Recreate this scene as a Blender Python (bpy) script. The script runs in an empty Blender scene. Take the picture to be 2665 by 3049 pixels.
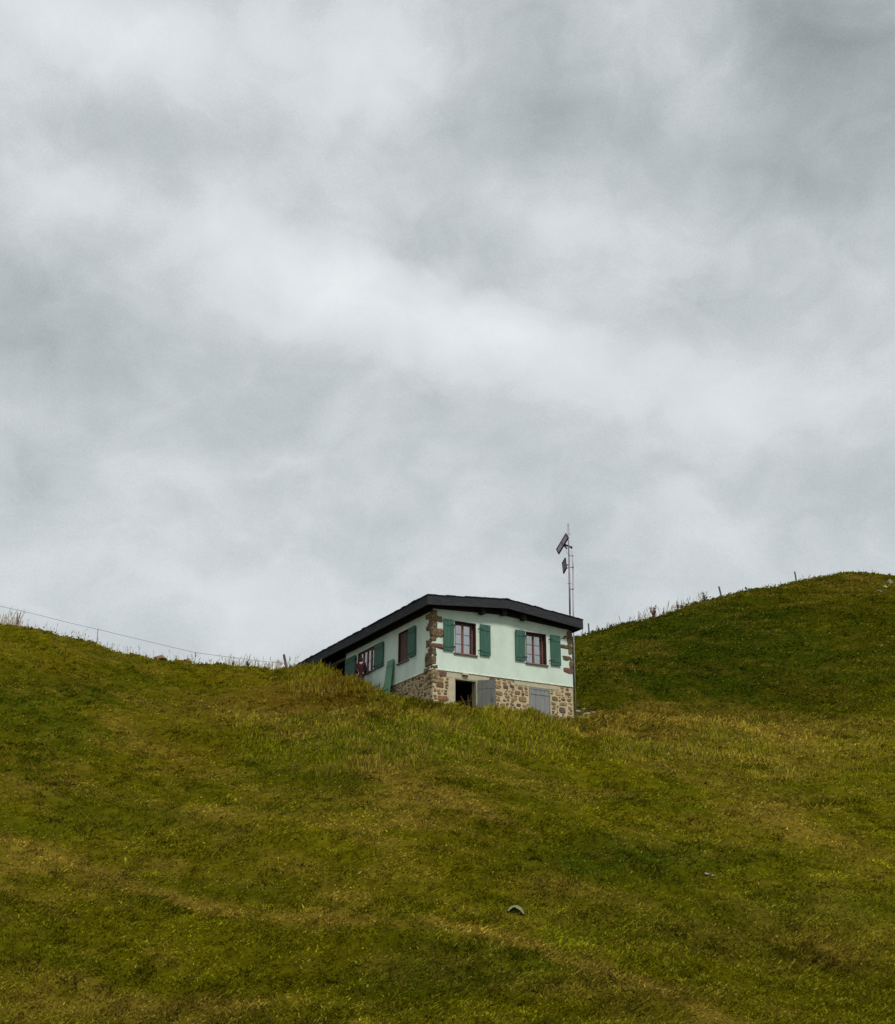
import bpy, bmesh, math, random
import numpy as np
from mathutils import Vector, Matrix
random.seed(7); rng = np.random.default_rng(7)
S = bpy.context.scene
COL = S.collection
R = math.radians

# ------------------------------------------------------------------ camera
PITCH, ROLL, F = 0.36404, 0.00165, 3500.0
SW, SH = 2665.0, 3049.0
CX, CY = SW/2, SH/2
cam = bpy.data.cameras.new('camera'); co = bpy.data.objects.new('camera', cam); COL.objects.link(co)
cam.sensor_fit = 'HORIZONTAL'; cam.sensor_width = 36; cam.lens = 36*F/SW
cam.clip_start = 0.1; cam.clip_end = 8000
fw = Vector((0, math.cos(PITCH), math.sin(PITCH))); up = Vector((0, -math.sin(PITCH), math.cos(PITCH))); rt = Vector((1, 0, 0))
RT = (math.cos(ROLL)*rt + math.sin(ROLL)*up); UP = (-math.sin(ROLL)*rt + math.cos(ROLL)*up)
M = Matrix((RT, UP, -fw)).transposed()
co.matrix_world = M.to_4x4()
S.camera = co
S.render.resolution_x, S.render.resolution_y = 895, 1024

def ray(px, py): return fw + RT*((px-CX)/F) + UP*((CY-py)/F)
def at(px, py, Y):
    d = ray(px, py); return d*(Y/d.y)

# ------------------------------------------------------------------ sky, sun, exposure
SUN_DIR = Vector((0.28, -0.70, 0.78)).normalized()      # towards the sun
W = bpy.data.worlds.new('World'); S.world = W; W.use_nodes = True
nt = W.node_tree; nt.nodes.clear(); N = nt.nodes.new; L = nt.links.new
def wmath(op, a, b=None, c=None):
    n = N('ShaderNodeMath'); n.operation = op
    for i, v in enumerate((a, b, c)):
        if v is None: continue
        if isinstance(v, (int, float)): n.inputs[i].default_value = v
        else: L(v, n.inputs[i])
    return n.outputs[0]
def wvec(op, a, b=None):
    n = N('ShaderNodeVectorMath'); n.operation = op
    for i, v in enumerate((a, b)):
        if v is None: continue
        if isinstance(v, tuple): n.inputs[i].default_value = v
        else: L(v, n.inputs[i])
    return n
tc = N('ShaderNodeTexCoord'); sp = N('ShaderNodeSeparateXYZ'); L(tc.outputs['Generated'], sp.inputs[0])
az = wmath('ARCTAN2', sp.outputs[0], sp.outputs[1]); el = wmath('ARCSINE', sp.outputs[2])
cb = N('ShaderNodeCombineXYZ'); L(az, cb.inputs[0]); L(el, cb.inputs[1])
def noise(vec, scale, detail, rough, dist=0.0, color=False):
    n = N('ShaderNodeTexNoise'); L(vec, n.inputs['Vector']); n.inputs['Scale'].default_value = scale
    n.inputs['Detail'].default_value = detail; n.inputs['Roughness'].default_value = rough
    n.inputs['Distortion'].default_value = dist
    return n.outputs['Color' if color else 'Fac']
wn = noise(cb.outputs[0], 5.0, 5, 0.6, 0.4, True)
w1 = wvec('SUBTRACT', wn, (0.5, 0.5, 0.5)).outputs[0]
w2 = wvec('MULTIPLY', w1, (0.10, 0.07, 0)).outputs[0]
P = wvec('ADD', cb.outputs[0], w2).outputs[0]
# cloud masses: (x, y, rx, ry, tilt, brightness) measured on the photograph's sky, held as directions
BL = [(150,60,420,130,0,.14),(700,70,330,110,0,.09),(1150,210,260,130,-.3,.07),(1500,130,160,420,.2,-.09),(1760,330,200,220,0,-.09),
 (2080,180,170,230,-.2,.10),(2500,230,320,350,0,-.22),(2300,60,200,140,0,-.12),(300,300,330,110,.15,-.09),(60,560,260,120,0,.03),
 (620,660,430,120,.15,.08),(60,920,330,230,.5,-.13),(1000,860,320,140,.2,.11),(1350,960,460,120,.18,.08),(1600,1060,520,130,.15,.08),
 (1550,1000,180,60,.1,.07),(2300,1180,330,110,.15,.09),(1700,600,450,110,.1,.05),(1500,420,500,110,.15,-.05),(2450,560,300,140,0,-.03),
 (900,1240,700,130,.1,-.05),(60,1430,180,80,0,-.06),(2150,980,500,90,.1,-.05),(600,1800,900,160,.1,.04),(2100,1580,700,150,0,-.015),
 (480,520,300,60,.2,-.04),(1250,700,260,70,.1,-.03),(330,1180,420,70,.1,.03)]
acc = None
for (x, y, rx, ry, t, amp) in BL:
    d = ray(x, y).normalized(); a0 = math.atan2(d.x, d.y); e0 = math.asin(d.z)
    m = N('ShaderNodeMapping'); m.vector_type = 'TEXTURE'; L(P, m.inputs['Vector'])
    k = math.cos(e0)
    m.inputs['Location'].default_value = (a0, e0, 0); m.inputs['Rotation'].default_value = (0, 0, -t)
    m.inputs['Scale'].default_value = (rx/F/max(k, .5), ry/F, 1)
    q = wvec('DOT_PRODUCT', m.outputs[0], m.outputs[0]).outputs['Value']
    g = wmath('EXPONENT', wmath('MULTIPLY', q, -0.9))
    acc = wmath('MULTIPLY', g, amp) if acc is None else wmath('MULTIPLY_ADD', g, amp, acc)
st = wvec('MULTIPLY', P, (1.0, 1.45, 1)).outputs[0]
n1 = noise(st, 6.5, 5, 0.48, 0.15); n2 = noise(st, 15, 5, 0.52, 0.6); n3 = noise(tc.outputs['Generated'], 760, 1, 0.5)
v = wmath('MULTIPLY_ADD', n1, 0.19, -0.095); v = wmath('MULTIPLY_ADD', n2, 0.13, wmath('ADD', v, -0.065))
v = wmath('MULTIPLY_ADD', n3, 0.06, wmath('ADD', v, -0.03))
v = wmath('ADD', wmath('MULTIPLY_ADD', acc, 0.68, v), 0.765)
v = wmath('SUBTRACT', v, wmath('MULTIPLY', wmath('MAXIMUM', wmath('SUBTRACT', v, 0.80), 0.0), 0.45))
lum = wmath('POWER', wmath('MAXIMUM', v, 0.3), 2.25)
zen = N('ShaderNodeMapRange'); zen.interpolation_type = 'SMOOTHSTEP'; L(el, zen.inputs[0])
zen.inputs[1].default_value = R(48); zen.inputs[2].default_value = R(80); zen.inputs[3].default_value = 1.0; zen.inputs[4].default_value = 2.4
lum = wmath('MULTIPLY', lum, zen.outputs[0])
tint = N('ShaderNodeMix'); tint.data_type = 'RGBA'; L(wmath('MULTIPLY_ADD', v, 2.4, -1.3), tint.inputs[0]); tint.clamp_factor = True
tint.inputs[6].default_value = (0.90, 1.0, 1.05, 1); tint.inputs[7].default_value = (0.965, 1.0, 1.012, 1)
cl = wvec('SCALE', tint.outputs[2]); L(lum, cl.inputs['Scale'])
sky = N('ShaderNodeTexSky'); sky.sky_type = 'NISHITA'; sky.sun_disc = False
sky.sun_elevation = math.asin(SUN_DIR.z); sky.sun_rotation = math.atan2(SUN_DIR.x, SUN_DIR.y)
bg1 = N('ShaderNodeBackground'); L(sky.outputs[0], bg1.inputs[0]); bg1.inputs[1].default_value = 0.06
bg2 = N('ShaderNodeBackground'); L(cl.outputs[0], bg2.inputs[0]); bg2.inputs[1].default_value = 0.68
ms = N('ShaderNodeMixShader'); ms.inputs[0].default_value = 0.96
L(bg1.outputs[0], ms.inputs[1]); L(bg2.outputs[0], ms.inputs[2])
wo = N('ShaderNodeOutputWorld'); L(ms.outputs[0], wo.inputs[0])

sl = bpy.data.lights.new('sun', 'SUN'); sl.energy = 1.5; sl.angle = R(10); sl.color = (1, 0.96, 0.89)
so = bpy.data.objects.new('sun', sl); COL.objects.link(so); so.rotation_euler = SUN_DIR.to_track_quat('Z', 'Y').to_euler()
S.view_settings.view_transform = 'Standard'; S.view_settings.look = 'None'; S.view_settings.exposure = 0.80; S.view_settings.gamma = 1

# ------------------------------------------------------------------ helpers
def tag(o, label=None, cat=None, group=None, kind=None):
    for k, v_ in (('label', label), ('category', cat), ('group', group), ('kind', kind)):
        if v_: o[k] = v_
    return o
def empty(name, loc, rz=0):
    o = bpy.data.objects.new(name, None); COL.objects.link(o); o.location = loc; o.rotation_euler = (0, 0, rz); o.empty_display_size = .2
    return o
class MB:
    def __init__(s): s.v = []; s.f = []; s.c = []
    def add(s, vs, fs, col=None):
        b = len(s.v); s.v += [tuple(x) for x in vs]; s.f += [tuple(b+i for i in f) for f in fs]; s.c += [col or (1, 1, 1)]*len(vs)
    def box(s, x0, x1, y0, y1, z0, z1, col=None, j=0.0, top=None):
        """axis box; top=(zl, zr) gives a sloping top along x"""
        zl, zr = top or (z1, z1)
        vs = [(x0,y0,z0),(x1,y0,z0),(x1,y1,z0),(x0,y1,z0),(x0,y0,zl),(x1,y0,zr),(x1,y1,zr),(x0,y1,zl)]
        if j: vs = [tuple(c+random.uniform(-j, j) for c in p) for p in vs]
        s.add(vs, [(0,3,2,1),(4,5,6,7),(0,1,5,4),(1,2,6,5),(2,3,7,6),(3,0,4,7)], col)
    def slab(s, p, a, b, n, col=None):
        p, a, b, n = map(Vector, (p, a, b, n))
        vs = [p, p+a, p+a+b, p+b, p+n, p+a+n, p+a+b+n, p+b+n]
        s.add(vs, [(0,3,2,1),(4,5,6,7),(0,1,5,4),(1,2,6,5),(2,3,7,6),(3,0,4,7)], col)
    def tube(s, pts, r, n=8, col=None, cap=True):
        pts = [Vector(p) for p in pts]; rs = r if isinstance(r, (list, tuple)) else [r]*len(pts)
        vs = []; fs = []
        for i, p in enumerate(pts):
            d = (pts[min(i+1, len(pts)-1)]-pts[max(i-1, 0)]).normalized()
            a = d.orthogonal().normalized() if i == 0 else (a - d*a.dot(d)).normalized()
            b = d.cross(a)
            for k in range(n):
                t = 2*math.pi*k/n; vs.append(p+(a*math.cos(t)+b*math.sin(t))*rs[i])
        for i in range(len(pts)-1):
            for k in range(n): fs.append((i*n+k, i*n+(k+1) % n, (i+1)*n+(k+1) % n, (i+1)*n+k))
        if cap: fs += [tuple(range(n))[::-1], tuple((len(pts)-1)*n+k for k in range(n))]
        s.add(vs, fs, col)
    def build(s, name, mat, parent=None, bevel=0, smooth=False, sub=0):
        me = bpy.data.meshes.new(name); me.from_pydata(s.v, [], s.f); me.update()
        at_ = me.color_attributes.new('Col', 'FLOAT_COLOR', 'POINT')
        at_.data.foreach_set('color', np.array([(*c, 1) for c in s.c], np.float32).ravel())
        me.materials.append(mat); o = bpy.data.objects.new(name, me); COL.objects.link(o)
        if parent: o.parent = parent
        if smooth: me.polygons.foreach_set('use_smooth', [True]*len(me.polygons))
        if bevel:
            m = o.modifiers.new('bevel', 'BEVEL'); m.width = bevel; m.segments = 2; m.limit_method = 'ANGLE'
        if sub:
            m = o.modifiers.new('sub', 'SUBSURF'); m.levels = m.render_levels = sub
        return o

def mat(name, base, rough=.85, var=0.15, scale=6, bump=0.0, bscale=30, col2=None, stretch=(1, 1, 1), attr=False, metal=0, spec=.3, streak=0, trans=0, ramp=(.4, .65)):
    m = bpy.data.materials.new(name); m.use_nodes = True; t = m.node_tree; b = t.nodes['Principled BSDF']
    b.inputs['Roughness'].default_value = rough; b.inputs['Metallic'].default_value = metal; b.inputs['Specular IOR Level'].default_value = spec
    tcn = t.nodes.new('ShaderNodeTexCoord'); mp = t.nodes.new('ShaderNodeMapping'); t.links.new(tcn.outputs['Object'], mp.inputs[0]); mp.inputs['Scale'].default_value = stretch
    nz = t.nodes.new('ShaderNodeTexNoise'); nz.inputs['Scale'].default_value = scale; nz.inputs['Detail'].default_value = 6; nz.inputs['Roughness'].default_value = .65
    t.links.new(mp.outputs[0], nz.inputs['Vector'])
    rp = t.nodes.new('ShaderNodeMapRange'); t.links.new(nz.outputs['Fac'], rp.inputs[0]); rp.inputs[1].default_value = ramp[0]; rp.inputs[2].default_value = ramp[1]
    mx = t.nodes.new('ShaderNodeMix'); mx.data_type = 'RGBA'; t.links.new(rp.outputs[0], mx.inputs[0])
    c2 = col2 or tuple(c*(1-2*var) for c in base)
    mx.inputs[6].default_value = (*base, 1); mx.inputs[7].default_value = (*c2, 1)
    out = mx.outputs[2]
    if attr:
        a = t.nodes.new('ShaderNodeAttribute'); a.attribute_name = 'Col'
        mm = t.nodes.new('ShaderNodeMix'); mm.data_type = 'RGBA'; mm.blend_type = 'MULTIPLY'; mm.inputs[0].default_value = 1
        t.links.new(out, mm.inputs[6]); t.links.new(a.outputs['Color'], mm.inputs[7]); out = mm.outputs[2]
    t.links.new(out, b.inputs['Base Color'])
    if bump:
        bn = t.nodes.new('ShaderNodeTexNoise'); bn.inputs['Scale'].default_value = bscale; bn.inputs['Detail'].default_value = 5
        t.links.new(mp.outputs[0], bn.inputs['Vector'])
        bp = t.nodes.new('ShaderNodeBump'); bp.inputs['Strength'].default_value = bump; bp.inputs['Distance'].default_value = .02
        t.links.new(bn.outputs['Fac'], bp.inputs['Height']); t.links.new(bp.outputs[0], b.inputs['Normal'])
    if trans:
        o = t.nodes['Material Output']; tr = t.nodes.new('ShaderNodeBsdfTranslucent'); t.links.new(out, tr.inputs[0])
        mxs = t.nodes.new('ShaderNodeMixShader'); mxs.inputs[0].default_value = trans
        t.links.new(b.outputs[0], mxs.inputs[1]); t.links.new(tr.outputs[0], mxs.inputs[2]); t.links.new(mxs.outputs[0], o.inputs[0])
    return m

# ------------------------------------------------------------------ value noise (numpy)
_T = rng.random((256, 256)).astype(np.float64)
def vn(x, y):
    xi = np.floor(x).astype(int); yi = np.floor(y).astype(int); fx = x-xi; fy = y-yi
    fx = fx*fx*(3-2*fx); fy = fy*fy*(3-2*fy)
    a = _T[xi & 255, yi & 255]; b = _T[(xi+1) & 255, yi & 255]; c = _T[xi & 255, (yi+1) & 255]; d = _T[(xi+1) & 255, (yi+1) & 255]
    return (a*(1-fx)+b*fx)*(1-fy)+(c*(1-fx)+d*fx)*fy - 0.5
def fbm(x, y, o=3, g=.5):
    r = 0; amp = 1
    for i in range(o): r = r+amp*vn(x*2**i+17.3*i, y*2**i+9.1*i); amp *= g
    return r
def smooth(e0, e1, x):
    t = np.clip((x-e0)/(e1-e0), 0, 1); return t*t*(3-2*t)

# ------------------------------------------------------------------ house frame
YAW = 0.50719; OX, OY = -0.5388, 42.0
dFx, dFy = math.cos(YAW), math.sin(YAW)
HW, HL, HLP = 6.2, 7.72, 12.2           # front width, side wall length, roofed length
Z0 = 8.2                                 # house origin height
def to_uv(X, Y):
    x = X-OX; y = Y-OY; return x*dFx+y*dFy, -x*dFy+y*dFx
def to_world(u, v_, z=0.0): return Vector((OX+u*dFx-v_*dFy, OY+u*dFy+v_*dFx, z))

# ------------------------------------------------------------------ terrain: crest and foot lines measured off the photograph, at real distances
BACK = 30.0
def line(pts):
    """pts (px,py,Y) -> arrays a,Y,z on a fine grid of a = X/(Y+BACK)"""
    q = [at(*p) for p in pts]; a = np.array([p.x/(p.y+BACK) for p in q]); return a, np.array([p.y for p in q]), np.array([p.z for p in q])
AG = np.linspace(-2.6, 2.6, 5201)
def grid(a, val, s=4):
    g = np.interp(AG, a, val); k = np.exp(-.5*(np.arange(-3*s, 3*s+1)/s)**2); k /= k.sum()
    return np.convolve(np.pad(g, 3*s, mode='edge'), k, mode='valid')
near = [(-900,1700,54),(-400,1790,53),(0,1857,52),(42,1866,52),(92,1872,52),(125,1883,52),(167,1890,52),(218,1905,52),(240,1911,52),(265,1909,52),(315,1927,52),(374,1943,52),
 (410,1943,52),(430,1954,52),(446,1959,52),(504,1967,52),(538,1973,52),(572,1983,51.8),(661,1992,51.5),(692,1988,51.5),(753,1990,51.3),(808,2001,51.2),(854,1992,51),(897,1987,50.6),
 (940,1989,50),(976,1996,49),(1000,2006,48.3),(1030,2014,47.5),(1063,2018,46.7),(1092,2024,46),(1118,2042,45.2),(1142,2053,44.6),(1160,2072,44),(1186,2090,43.3),(1216,2094,42.5),
 (1287,2099,41.3),(1350,2106,41.6),(1458,2112,42.3),(1510,2118,42.6),(1580,2127,43.1),(1641,2138,43.6),(1709,2146,44.2),(1781,2128,45),(1969,2142,46),(2185,2152,46.5),
 (2400,2150,47),(2665,2120,47),(3100,2080,47),(3700,2030,47)]
far = [(-900,1900,85),(0,2010,85),(600,2080,84),(1030,2060,82),(1285,2010,80),(1500,1960,78),(1640,1925,77),(1711,1906,76),(1754,1893,76),(1835,1861,76),(1932,1849,76),(2007,1828,77),(2077,1804,77),
 (2147,1785,78),(2185,1769,78),(2265,1758,79),(2362,1731,80),(2475,1712,81),(2513,1707,81),(2560,1706,81),(2605,1708,81),(2665,1719,82),(2900,1790,82),(3500,1900,82)]
near = [(x, y+(8 if x < 900 else (13 if 1280 < x < 1720 else 3)), Y) for x, y, Y in near]; far = [(x, y+8+8*min(1, max(0, (x-2000)/400)), Y) for x, y, Y in far]
a4, Y4, z4 = line(near); a6, Y6, z6 = line(far)
G = {}
one = np.ones_like(AG)
def setk(k, Y, z): G[k] = (Y, z)
Yn, zn = grid(a4, Y4, 6), grid(a4, z4, 3); Yf, zf = grid(a6, Y6, 6), grid(a6, z6, 5)
b2 = at(CX, 3075, 23).z
setk(0, -400*one, -3*one); setk(1, -20*one, -2.4*one); setk(2, 6*one, -1.75*one); setk(3, 14*one, -1.7*one + 0*AG)
z23 = b2*one + .35*np.sin(AG*14+.6)
setk(4, 23*one, z23)
setk(5, 23+(Yn-23)*.45, z23+(zn-z23)*(.46+.015*np.sin(AG*9)))
setk(6, 23+(Yn-23)*.82, z23+(zn-z23)*.84)
setk(7, Yn, zn)
shelf = np.interp(AG, [-.4, -.08, -.03, .0, .05, .09, .16, .22, .3, .4], [.1, .05, -.1, -.25, -.25, -.1, -.15, .3, .9, 1.6])
setk(8, Yn+4.5, zn+shelf)
setk(9, Yf-.35*(Yf-Yn-4.5), (zn+shelf)+(zf-zn-shelf)*.72)
setk(10, Yf, zf); setk(11, Yf+14, zf-.3); setk(12, Yf+60, zf-9); setk(13, 420*one, -12*one+0*AG); setk(14, 2500*one, -20*one); setk(15, 6000*one, -30*one)
KY = np.stack([G[k][0] for k in range(16)]); KZ = np.stack([G[k][1] for k in range(16)])
def hbase(X, Y):
    X = np.asarray(X, float); Y = np.asarray(Y, float)
    a = X/np.maximum(Y+BACK, 8); i = np.clip((a-AG[0])/(AG[1]-AG[0]), 0, len(AG)-1.001); i0 = i.astype(int); fr = i-i0
    ky = KY[:, i0]*(1-fr)+KY[:, i0+1]*fr; kz = KZ[:, i0]*(1-fr)+KZ[:, i0+1]*fr
    d = (kz[1:]-kz[:-1])/(ky[1:]-ky[:-1]); m = np.zeros_like(kz)
    dd = d[1:]*d[:-1]; h = ky[1:]-ky[:-1]; w1_ = 2*h[1:]+h[:-1]; w2_ = h[1:]+2*h[:-1]
    with np.errstate(divide='ignore', invalid='ignore'):
        m[1:-1] = np.where(dd > 0, (w1_+w2_)/(w1_/d[:-1]+w2_/d[1:]), 0)
    m[0] = d[0]; m[-1] = d[-1]
    k = np.clip((ky[1:-1] <= Y).sum(0), 0, 14); idx = np.arange(Y.size).reshape(Y.shape)
    def tk(arr, kk): return np.take_along_axis(arr, kk[None], 0)[0]
    y0, y1, z0, z1, m0, m1 = tk(ky, k), tk(ky, k+1), tk(kz, k), tk(kz, k+1), tk(m, k), tk(m, k+1)
    hh = y1-y0; t = np.clip((Y-y0)/hh, 0, 1); t2 = t*t; t3 = t2*t
    return (2*t3-3*t2+1)*z0+(t3-2*t2+t)*hh*m0+(-2*t3+3*t2)*z1+(t3-t2)*hh*m1
def hgt(X, Y):
    X = np.asarray(X, float); Y = np.asarray(Y, float)
    z = hbase(X, Y)
    vis = smooth(14, 22, Y)
    u, v_ = to_uv(X, Y)
    near_house = 1-smooth(.3, 2.0, np.maximum(np.maximum(-u, u-HW), np.maximum(-v_, v_-HLP)))
    k = 1.25*vis*(1-.75*near_house)
    P1, Q1 = X*.88-Y*.47, X*.47+Y*.88
    z = z+vis*(1-near_house)*.34*fbm(P1/10+13, Q1/2.7+8, 2)*(1-.8*np.exp(-((Y-52)/3.0)**2))
    z = z+k*(.20*fbm(P1/2.4+3, Q1/.75+8, 3)+.14*fbm(X/5.5, Y/3.4+3, 2)+.12*fbm(X/1.9+5, Y/1.0, 3)+.10*fbm(X/.62, Y/.40+7, 2))
    z = z+(1-near_house)*vis*.05*np.sin(z*6.5+4*vn(X/4+3, Y/4))*smooth(-.1, .25, vn(X/6+20, Y/6))
    # levelled strip dug along the left wall, and the cellar floor
    strip = (1-smooth(.75, 1.35, -u))*smooth(1.2, 2.6, v_)*(1-smooth(12.5, 13.5, v_))*(u < .5)
    lvl = 8.9+.85*smooth(1.6, 4.2, v_)
    z = np.where((strip > 0) & (z > lvl), z*(1-strip)+lvl*strip, z)
    ins = smooth(.1, .45, np.minimum(np.minimum(u, HW-u), np.minimum(v_, HL-v_)))
    z = z*(1-ins)+np.minimum(z, 8.0)*ins
    return z
def hz(x, y): return float(hgt(np.array([x]), np.array([y]))[0])
def ground_at(px, py, ymin=15, ymax=100):
    d = ray(px, py); Y = np.linspace(ymin, ymax, 1700); X = Y*d.x/d.y; Z = Y*d.z/d.y
    b = np.nonzero(hgt(X, Y) >= Z)[0]
    i = b[0] if len(b) else 0
    return Vector((X[i], Y[i], Z[i]))
def crest_at(px, y0=46, y1=58):
    best = None
    for Y in np.linspace(y0, y1, 120):
        p = at(px, 1900, Y); z = hz(p.x, p.y); q = to_px(p.x, p.y, z)[1]
        if best is None or q < best[0]: best = (q, p.x, p.y, z)
    return Vector(best[1:])
def to_px(X, Y, Z):
    d = Y*fw.y+Z*fw.z+X*fw.x
    return CX+F*(X*RT.x+Y*RT.y+Z*RT.z)/d, CY-F*(X*UP.x+Y*UP.y+Z*UP.z)/d

# colour of the sward: world-fixed patches of greener, yellower and dried grass
def seg(px, py, pts, w):
    d = np.full(px.shape, 1e9)
    for (x0, y0), (x1, y1) in zip(pts[:-1], pts[1:]):
        t = np.clip(((px-x0)*(x1-x0)+(py-y0)*(y1-y0))/((x1-x0)**2+(y1-y0)**2), 0, 1)
        d = np.minimum(d, np.hypot(px-x0-t*(x1-x0), (py-y0-t*(y1-y0))*1.3))
    return np.exp(-(d/w)**2)
GREEN = [(90,2190,230,110,.5),(120,2455,260,60,.4),(600,2410,260,50,.5),(1880,2560,340,70,.8),(2200,1970,620,170,1.25),(2150,1820,300,60,.5),(1650,2790,380,70,.35),(2450,2700,260,60,.5),
 (1900,2180,240,40,.8),(1250,2300,500,70,.35),(1350,2890,300,60,.5),(250,2050,300,70,.5),(1180,2200,300,40,.5),(900,2300,160,60,.4),(2500,2360,300,60,.4),(700,2680,300,50,.3)]
TAN = [(630,2430,150,40,.75),(1220,2390,240,70,.75),(1100,2300,160,40,.4),(2060,2150,320,36,1.35),(2380,2230,320,60,.8),(1850,2135,150,26,1.0),(2230,2440,220,50,.55),(2480,2820,260,60,.6),(130,2980,320,60,.6),
 (500,3010,400,60,.6),(60,2600,200,60,.7),(850,2090,220,45,.8),(1160,2120,160,30,.6),(1500,2150,220,30,.4),(1100,2600,260,40,.4),(2540,1745,120,22,.7),(2100,1745+70,200,14,.3),(700,2130,200,40,.3),(1700,2690,300,50,.3),
 (350,2230,200,40,.35),(1800,2960,260,50,.35),(2600,2580,200,60,.4),(150,2330,250,40,.35)]
PATH = [[(-60,2480),(90,2525),(260,2580),(420,2640),(600,2700),(780,2735),(1100,2745),(1330,2755),(1520,2800),(1720,2860),(1930,2945),(2100,3010),(2250,3080)],
        [(-60,2585),(120,2590),(300,2640)], [(1000,2650),(1180,2700),(1400,2765)], [(1480,2430),(1300,2370),(1100,2300)], [(820,2165),(1000,2240),(1200,2325),(1400,2400),(1560,2490)], [(1000,2120),(1250,2225),(1500,2320),(1750,2380)], [(1720,2200),(1950,2290),(2250,2400),(2500,2520)], [(300,2150),(600,2300),(900,2420),(1150,2500)], [(1500,2600),(1800,2680),(2200,2800)]]
RUST = [(1050,2050,110,35,.8),(1250,2112,140,18,.6),(820,2085,180,40,.5),(700,2010,160,12,.5),(150,2010,160,40,.3),(1800,2125,120,14,.5),(560,2240,180,40,.3),(1950,2175,200,20,.35)]
TRAIL = [[(1715,1983),(1850,1985),(2050,2000),(2250,2022),(2400,2038),(2480,2052)],[(2300,1806),(2360,1800),(2440,1788),(2520,1772)]]
def sward(X, Y, Z):
    px, py = to_px(X, Y, Z)
    wx = px+120*fbm(X/2.2+3, Y/1.4, 3); wy = py+60*fbm(X/2.6+31, Y/1.3+4, 3)
    g = np.zeros(px.shape); t = np.zeros(px.shape)
    for (x, y, rx, ry, s) in GREEN: g = g+s*np.exp(-(((wx-x)/rx)**2+((wy-y)/ry)**2))
    for (x, y, rx, ry, s) in TAN: t = t+s*np.exp(-(((wx-x)/rx)**2+((wy-y)/ry)**2))
    wx2 = px+22*fbm(X/.9+3, Y/.6, 2); wy2 = py+22*fbm(X/.9+31, Y/.6+4, 2)
    for k, p in enumerate(PATH): t = t+(.95 if k == 0 else (.5 if k < 4 else .34))*seg(wx2, wy2, p, 24 if k < 4 else 34)*(.65+.9*np.clip(vn(X/1.3, Y/.8)+.3, 0, 1))
    for p in TRAIL: t = t+.55*seg(px+3*vn(X*.4, Y*.4), py+8*vn(X*.35, Y*.35), p, 7)*smooth(-.25, .2, vn(X/2.5+9, Y/2.5))
    P1, Q1 = X*.88-Y*.47, X*.47+Y*.88
    g = g+.45*fbm(X/3.1+11, Y/1.7+2, 3)+.45*fbm(P1/2.2+7, Q1/.5+3, 3); t = t+.40*fbm(X/2.3+50, Y/1.2+8, 3)+.65*fbm(P1/2.6+70, Q1/.42+9, 3)+.35*vn(X/.5, Y/.3)
    g = np.clip(g, 0, 1)[..., None]; t = np.clip(t+.02, 0, 1)[..., None]
    base = np.array([.172, .160, .0060]); green = np.array([.082, .112, .0060]); tan = np.array([.305, .225, .030]); rust = np.array([.155, .082, .008])
    r = np.zeros(px.shape)
    for (x, y, rx, ry, s) in RUST: r = r+s*np.exp(-(((wx-x)/rx)**2+((wy-y)/ry)**2))
    r = np.clip(r*(1+1.2*vn(X/.5+3, Y/.4)), 0, .85)[..., None]
    c = base*(1-g)+green*g; c = c*(1-t)+tan*t; c = c*(1-r)+rust*r
    c = c*(1+.16*fbm(P1/6+3, Q1/2.2+60, 2)*2)[..., None]
    c = c*1.07*(1-.27*smooth(52, 60, Y)*smooth(-.02, .12, X/(Y+BACK)))[..., None]  # right hill darkened in colour for its shaded slope
    return c, t[..., 0], g[..., 0]

# terrain mesh: fan-shaped grid that grows coarser with distance
def build_ground():
    aa = np.concatenate([np.linspace(-2.5, -.42, 60)[:-1], np.linspace(-.42, .42, 640), np.linspace(.42, 2.5, 60)[1:]])
    yy = np.concatenate([np.linspace(-21.5, 14, 40)[:-1], np.linspace(14, 56, 420)[:-1], np.linspace(56, 100, 200)[:-1], np.geomspace(100, 5000, 40)])
    A, Y = np.meshgrid(aa, yy); X = A*(Y+BACK)
    Z = hgt(X, Y); n, m = Z.shape
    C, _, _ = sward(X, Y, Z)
    C = C*.42  # shade of the crevices between tufts, put into the ground colour
    me = bpy.data.meshes.new('ground')
    co_ = np.stack([X, Y, Z], -1).reshape(-1, 3).astype(np.float32)
    i = np.arange((n-1)*m).reshape(n-1, m)[:, :-1].ravel()
    q = np.stack([i, i+1, i+m+1, i+m], 1).astype(np.int32)
    me.vertices.add(len(co_)); me.vertices.foreach_set('co', co_.ravel())
    me.loops.add(q.size); me.loops.foreach_set('vertex_index', q.ravel())
    me.polygons.add(len(q)); me.polygons.foreach_set('loop_start', np.arange(0, q.size, 4, dtype=np.int32)); me.polygons.foreach_set('loop_total', np.full(len(q), 4, np.int32))
    me.update(calc_edges=True); me.polygons.foreach_set('use_smooth', np.ones(len(q), bool))
    ca = me.color_attributes.new('Col', 'FLOAT_COLOR', 'POINT')
    ca.data.foreach_set('color', np.concatenate([C.reshape(-1, 3), np.ones((len(co_), 1))], 1).astype(np.float32).ravel())
    m_ = mat('meadow_floor_shaded', (1.15, 1.1, 1.0), rough=1, var=.3, scale=2.6, bump=.9, bscale=9, attr=True, spec=0, stretch=(1, 1.6, 1), ramp=(.3, .7))
    me.materials.append(m_); o = bpy.data.objects.new('ground', me); COL.objects.link(o); tag(o, kind='structure')
    o['label'] = 'steep grassy hillside'
    return o
build_ground()

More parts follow.
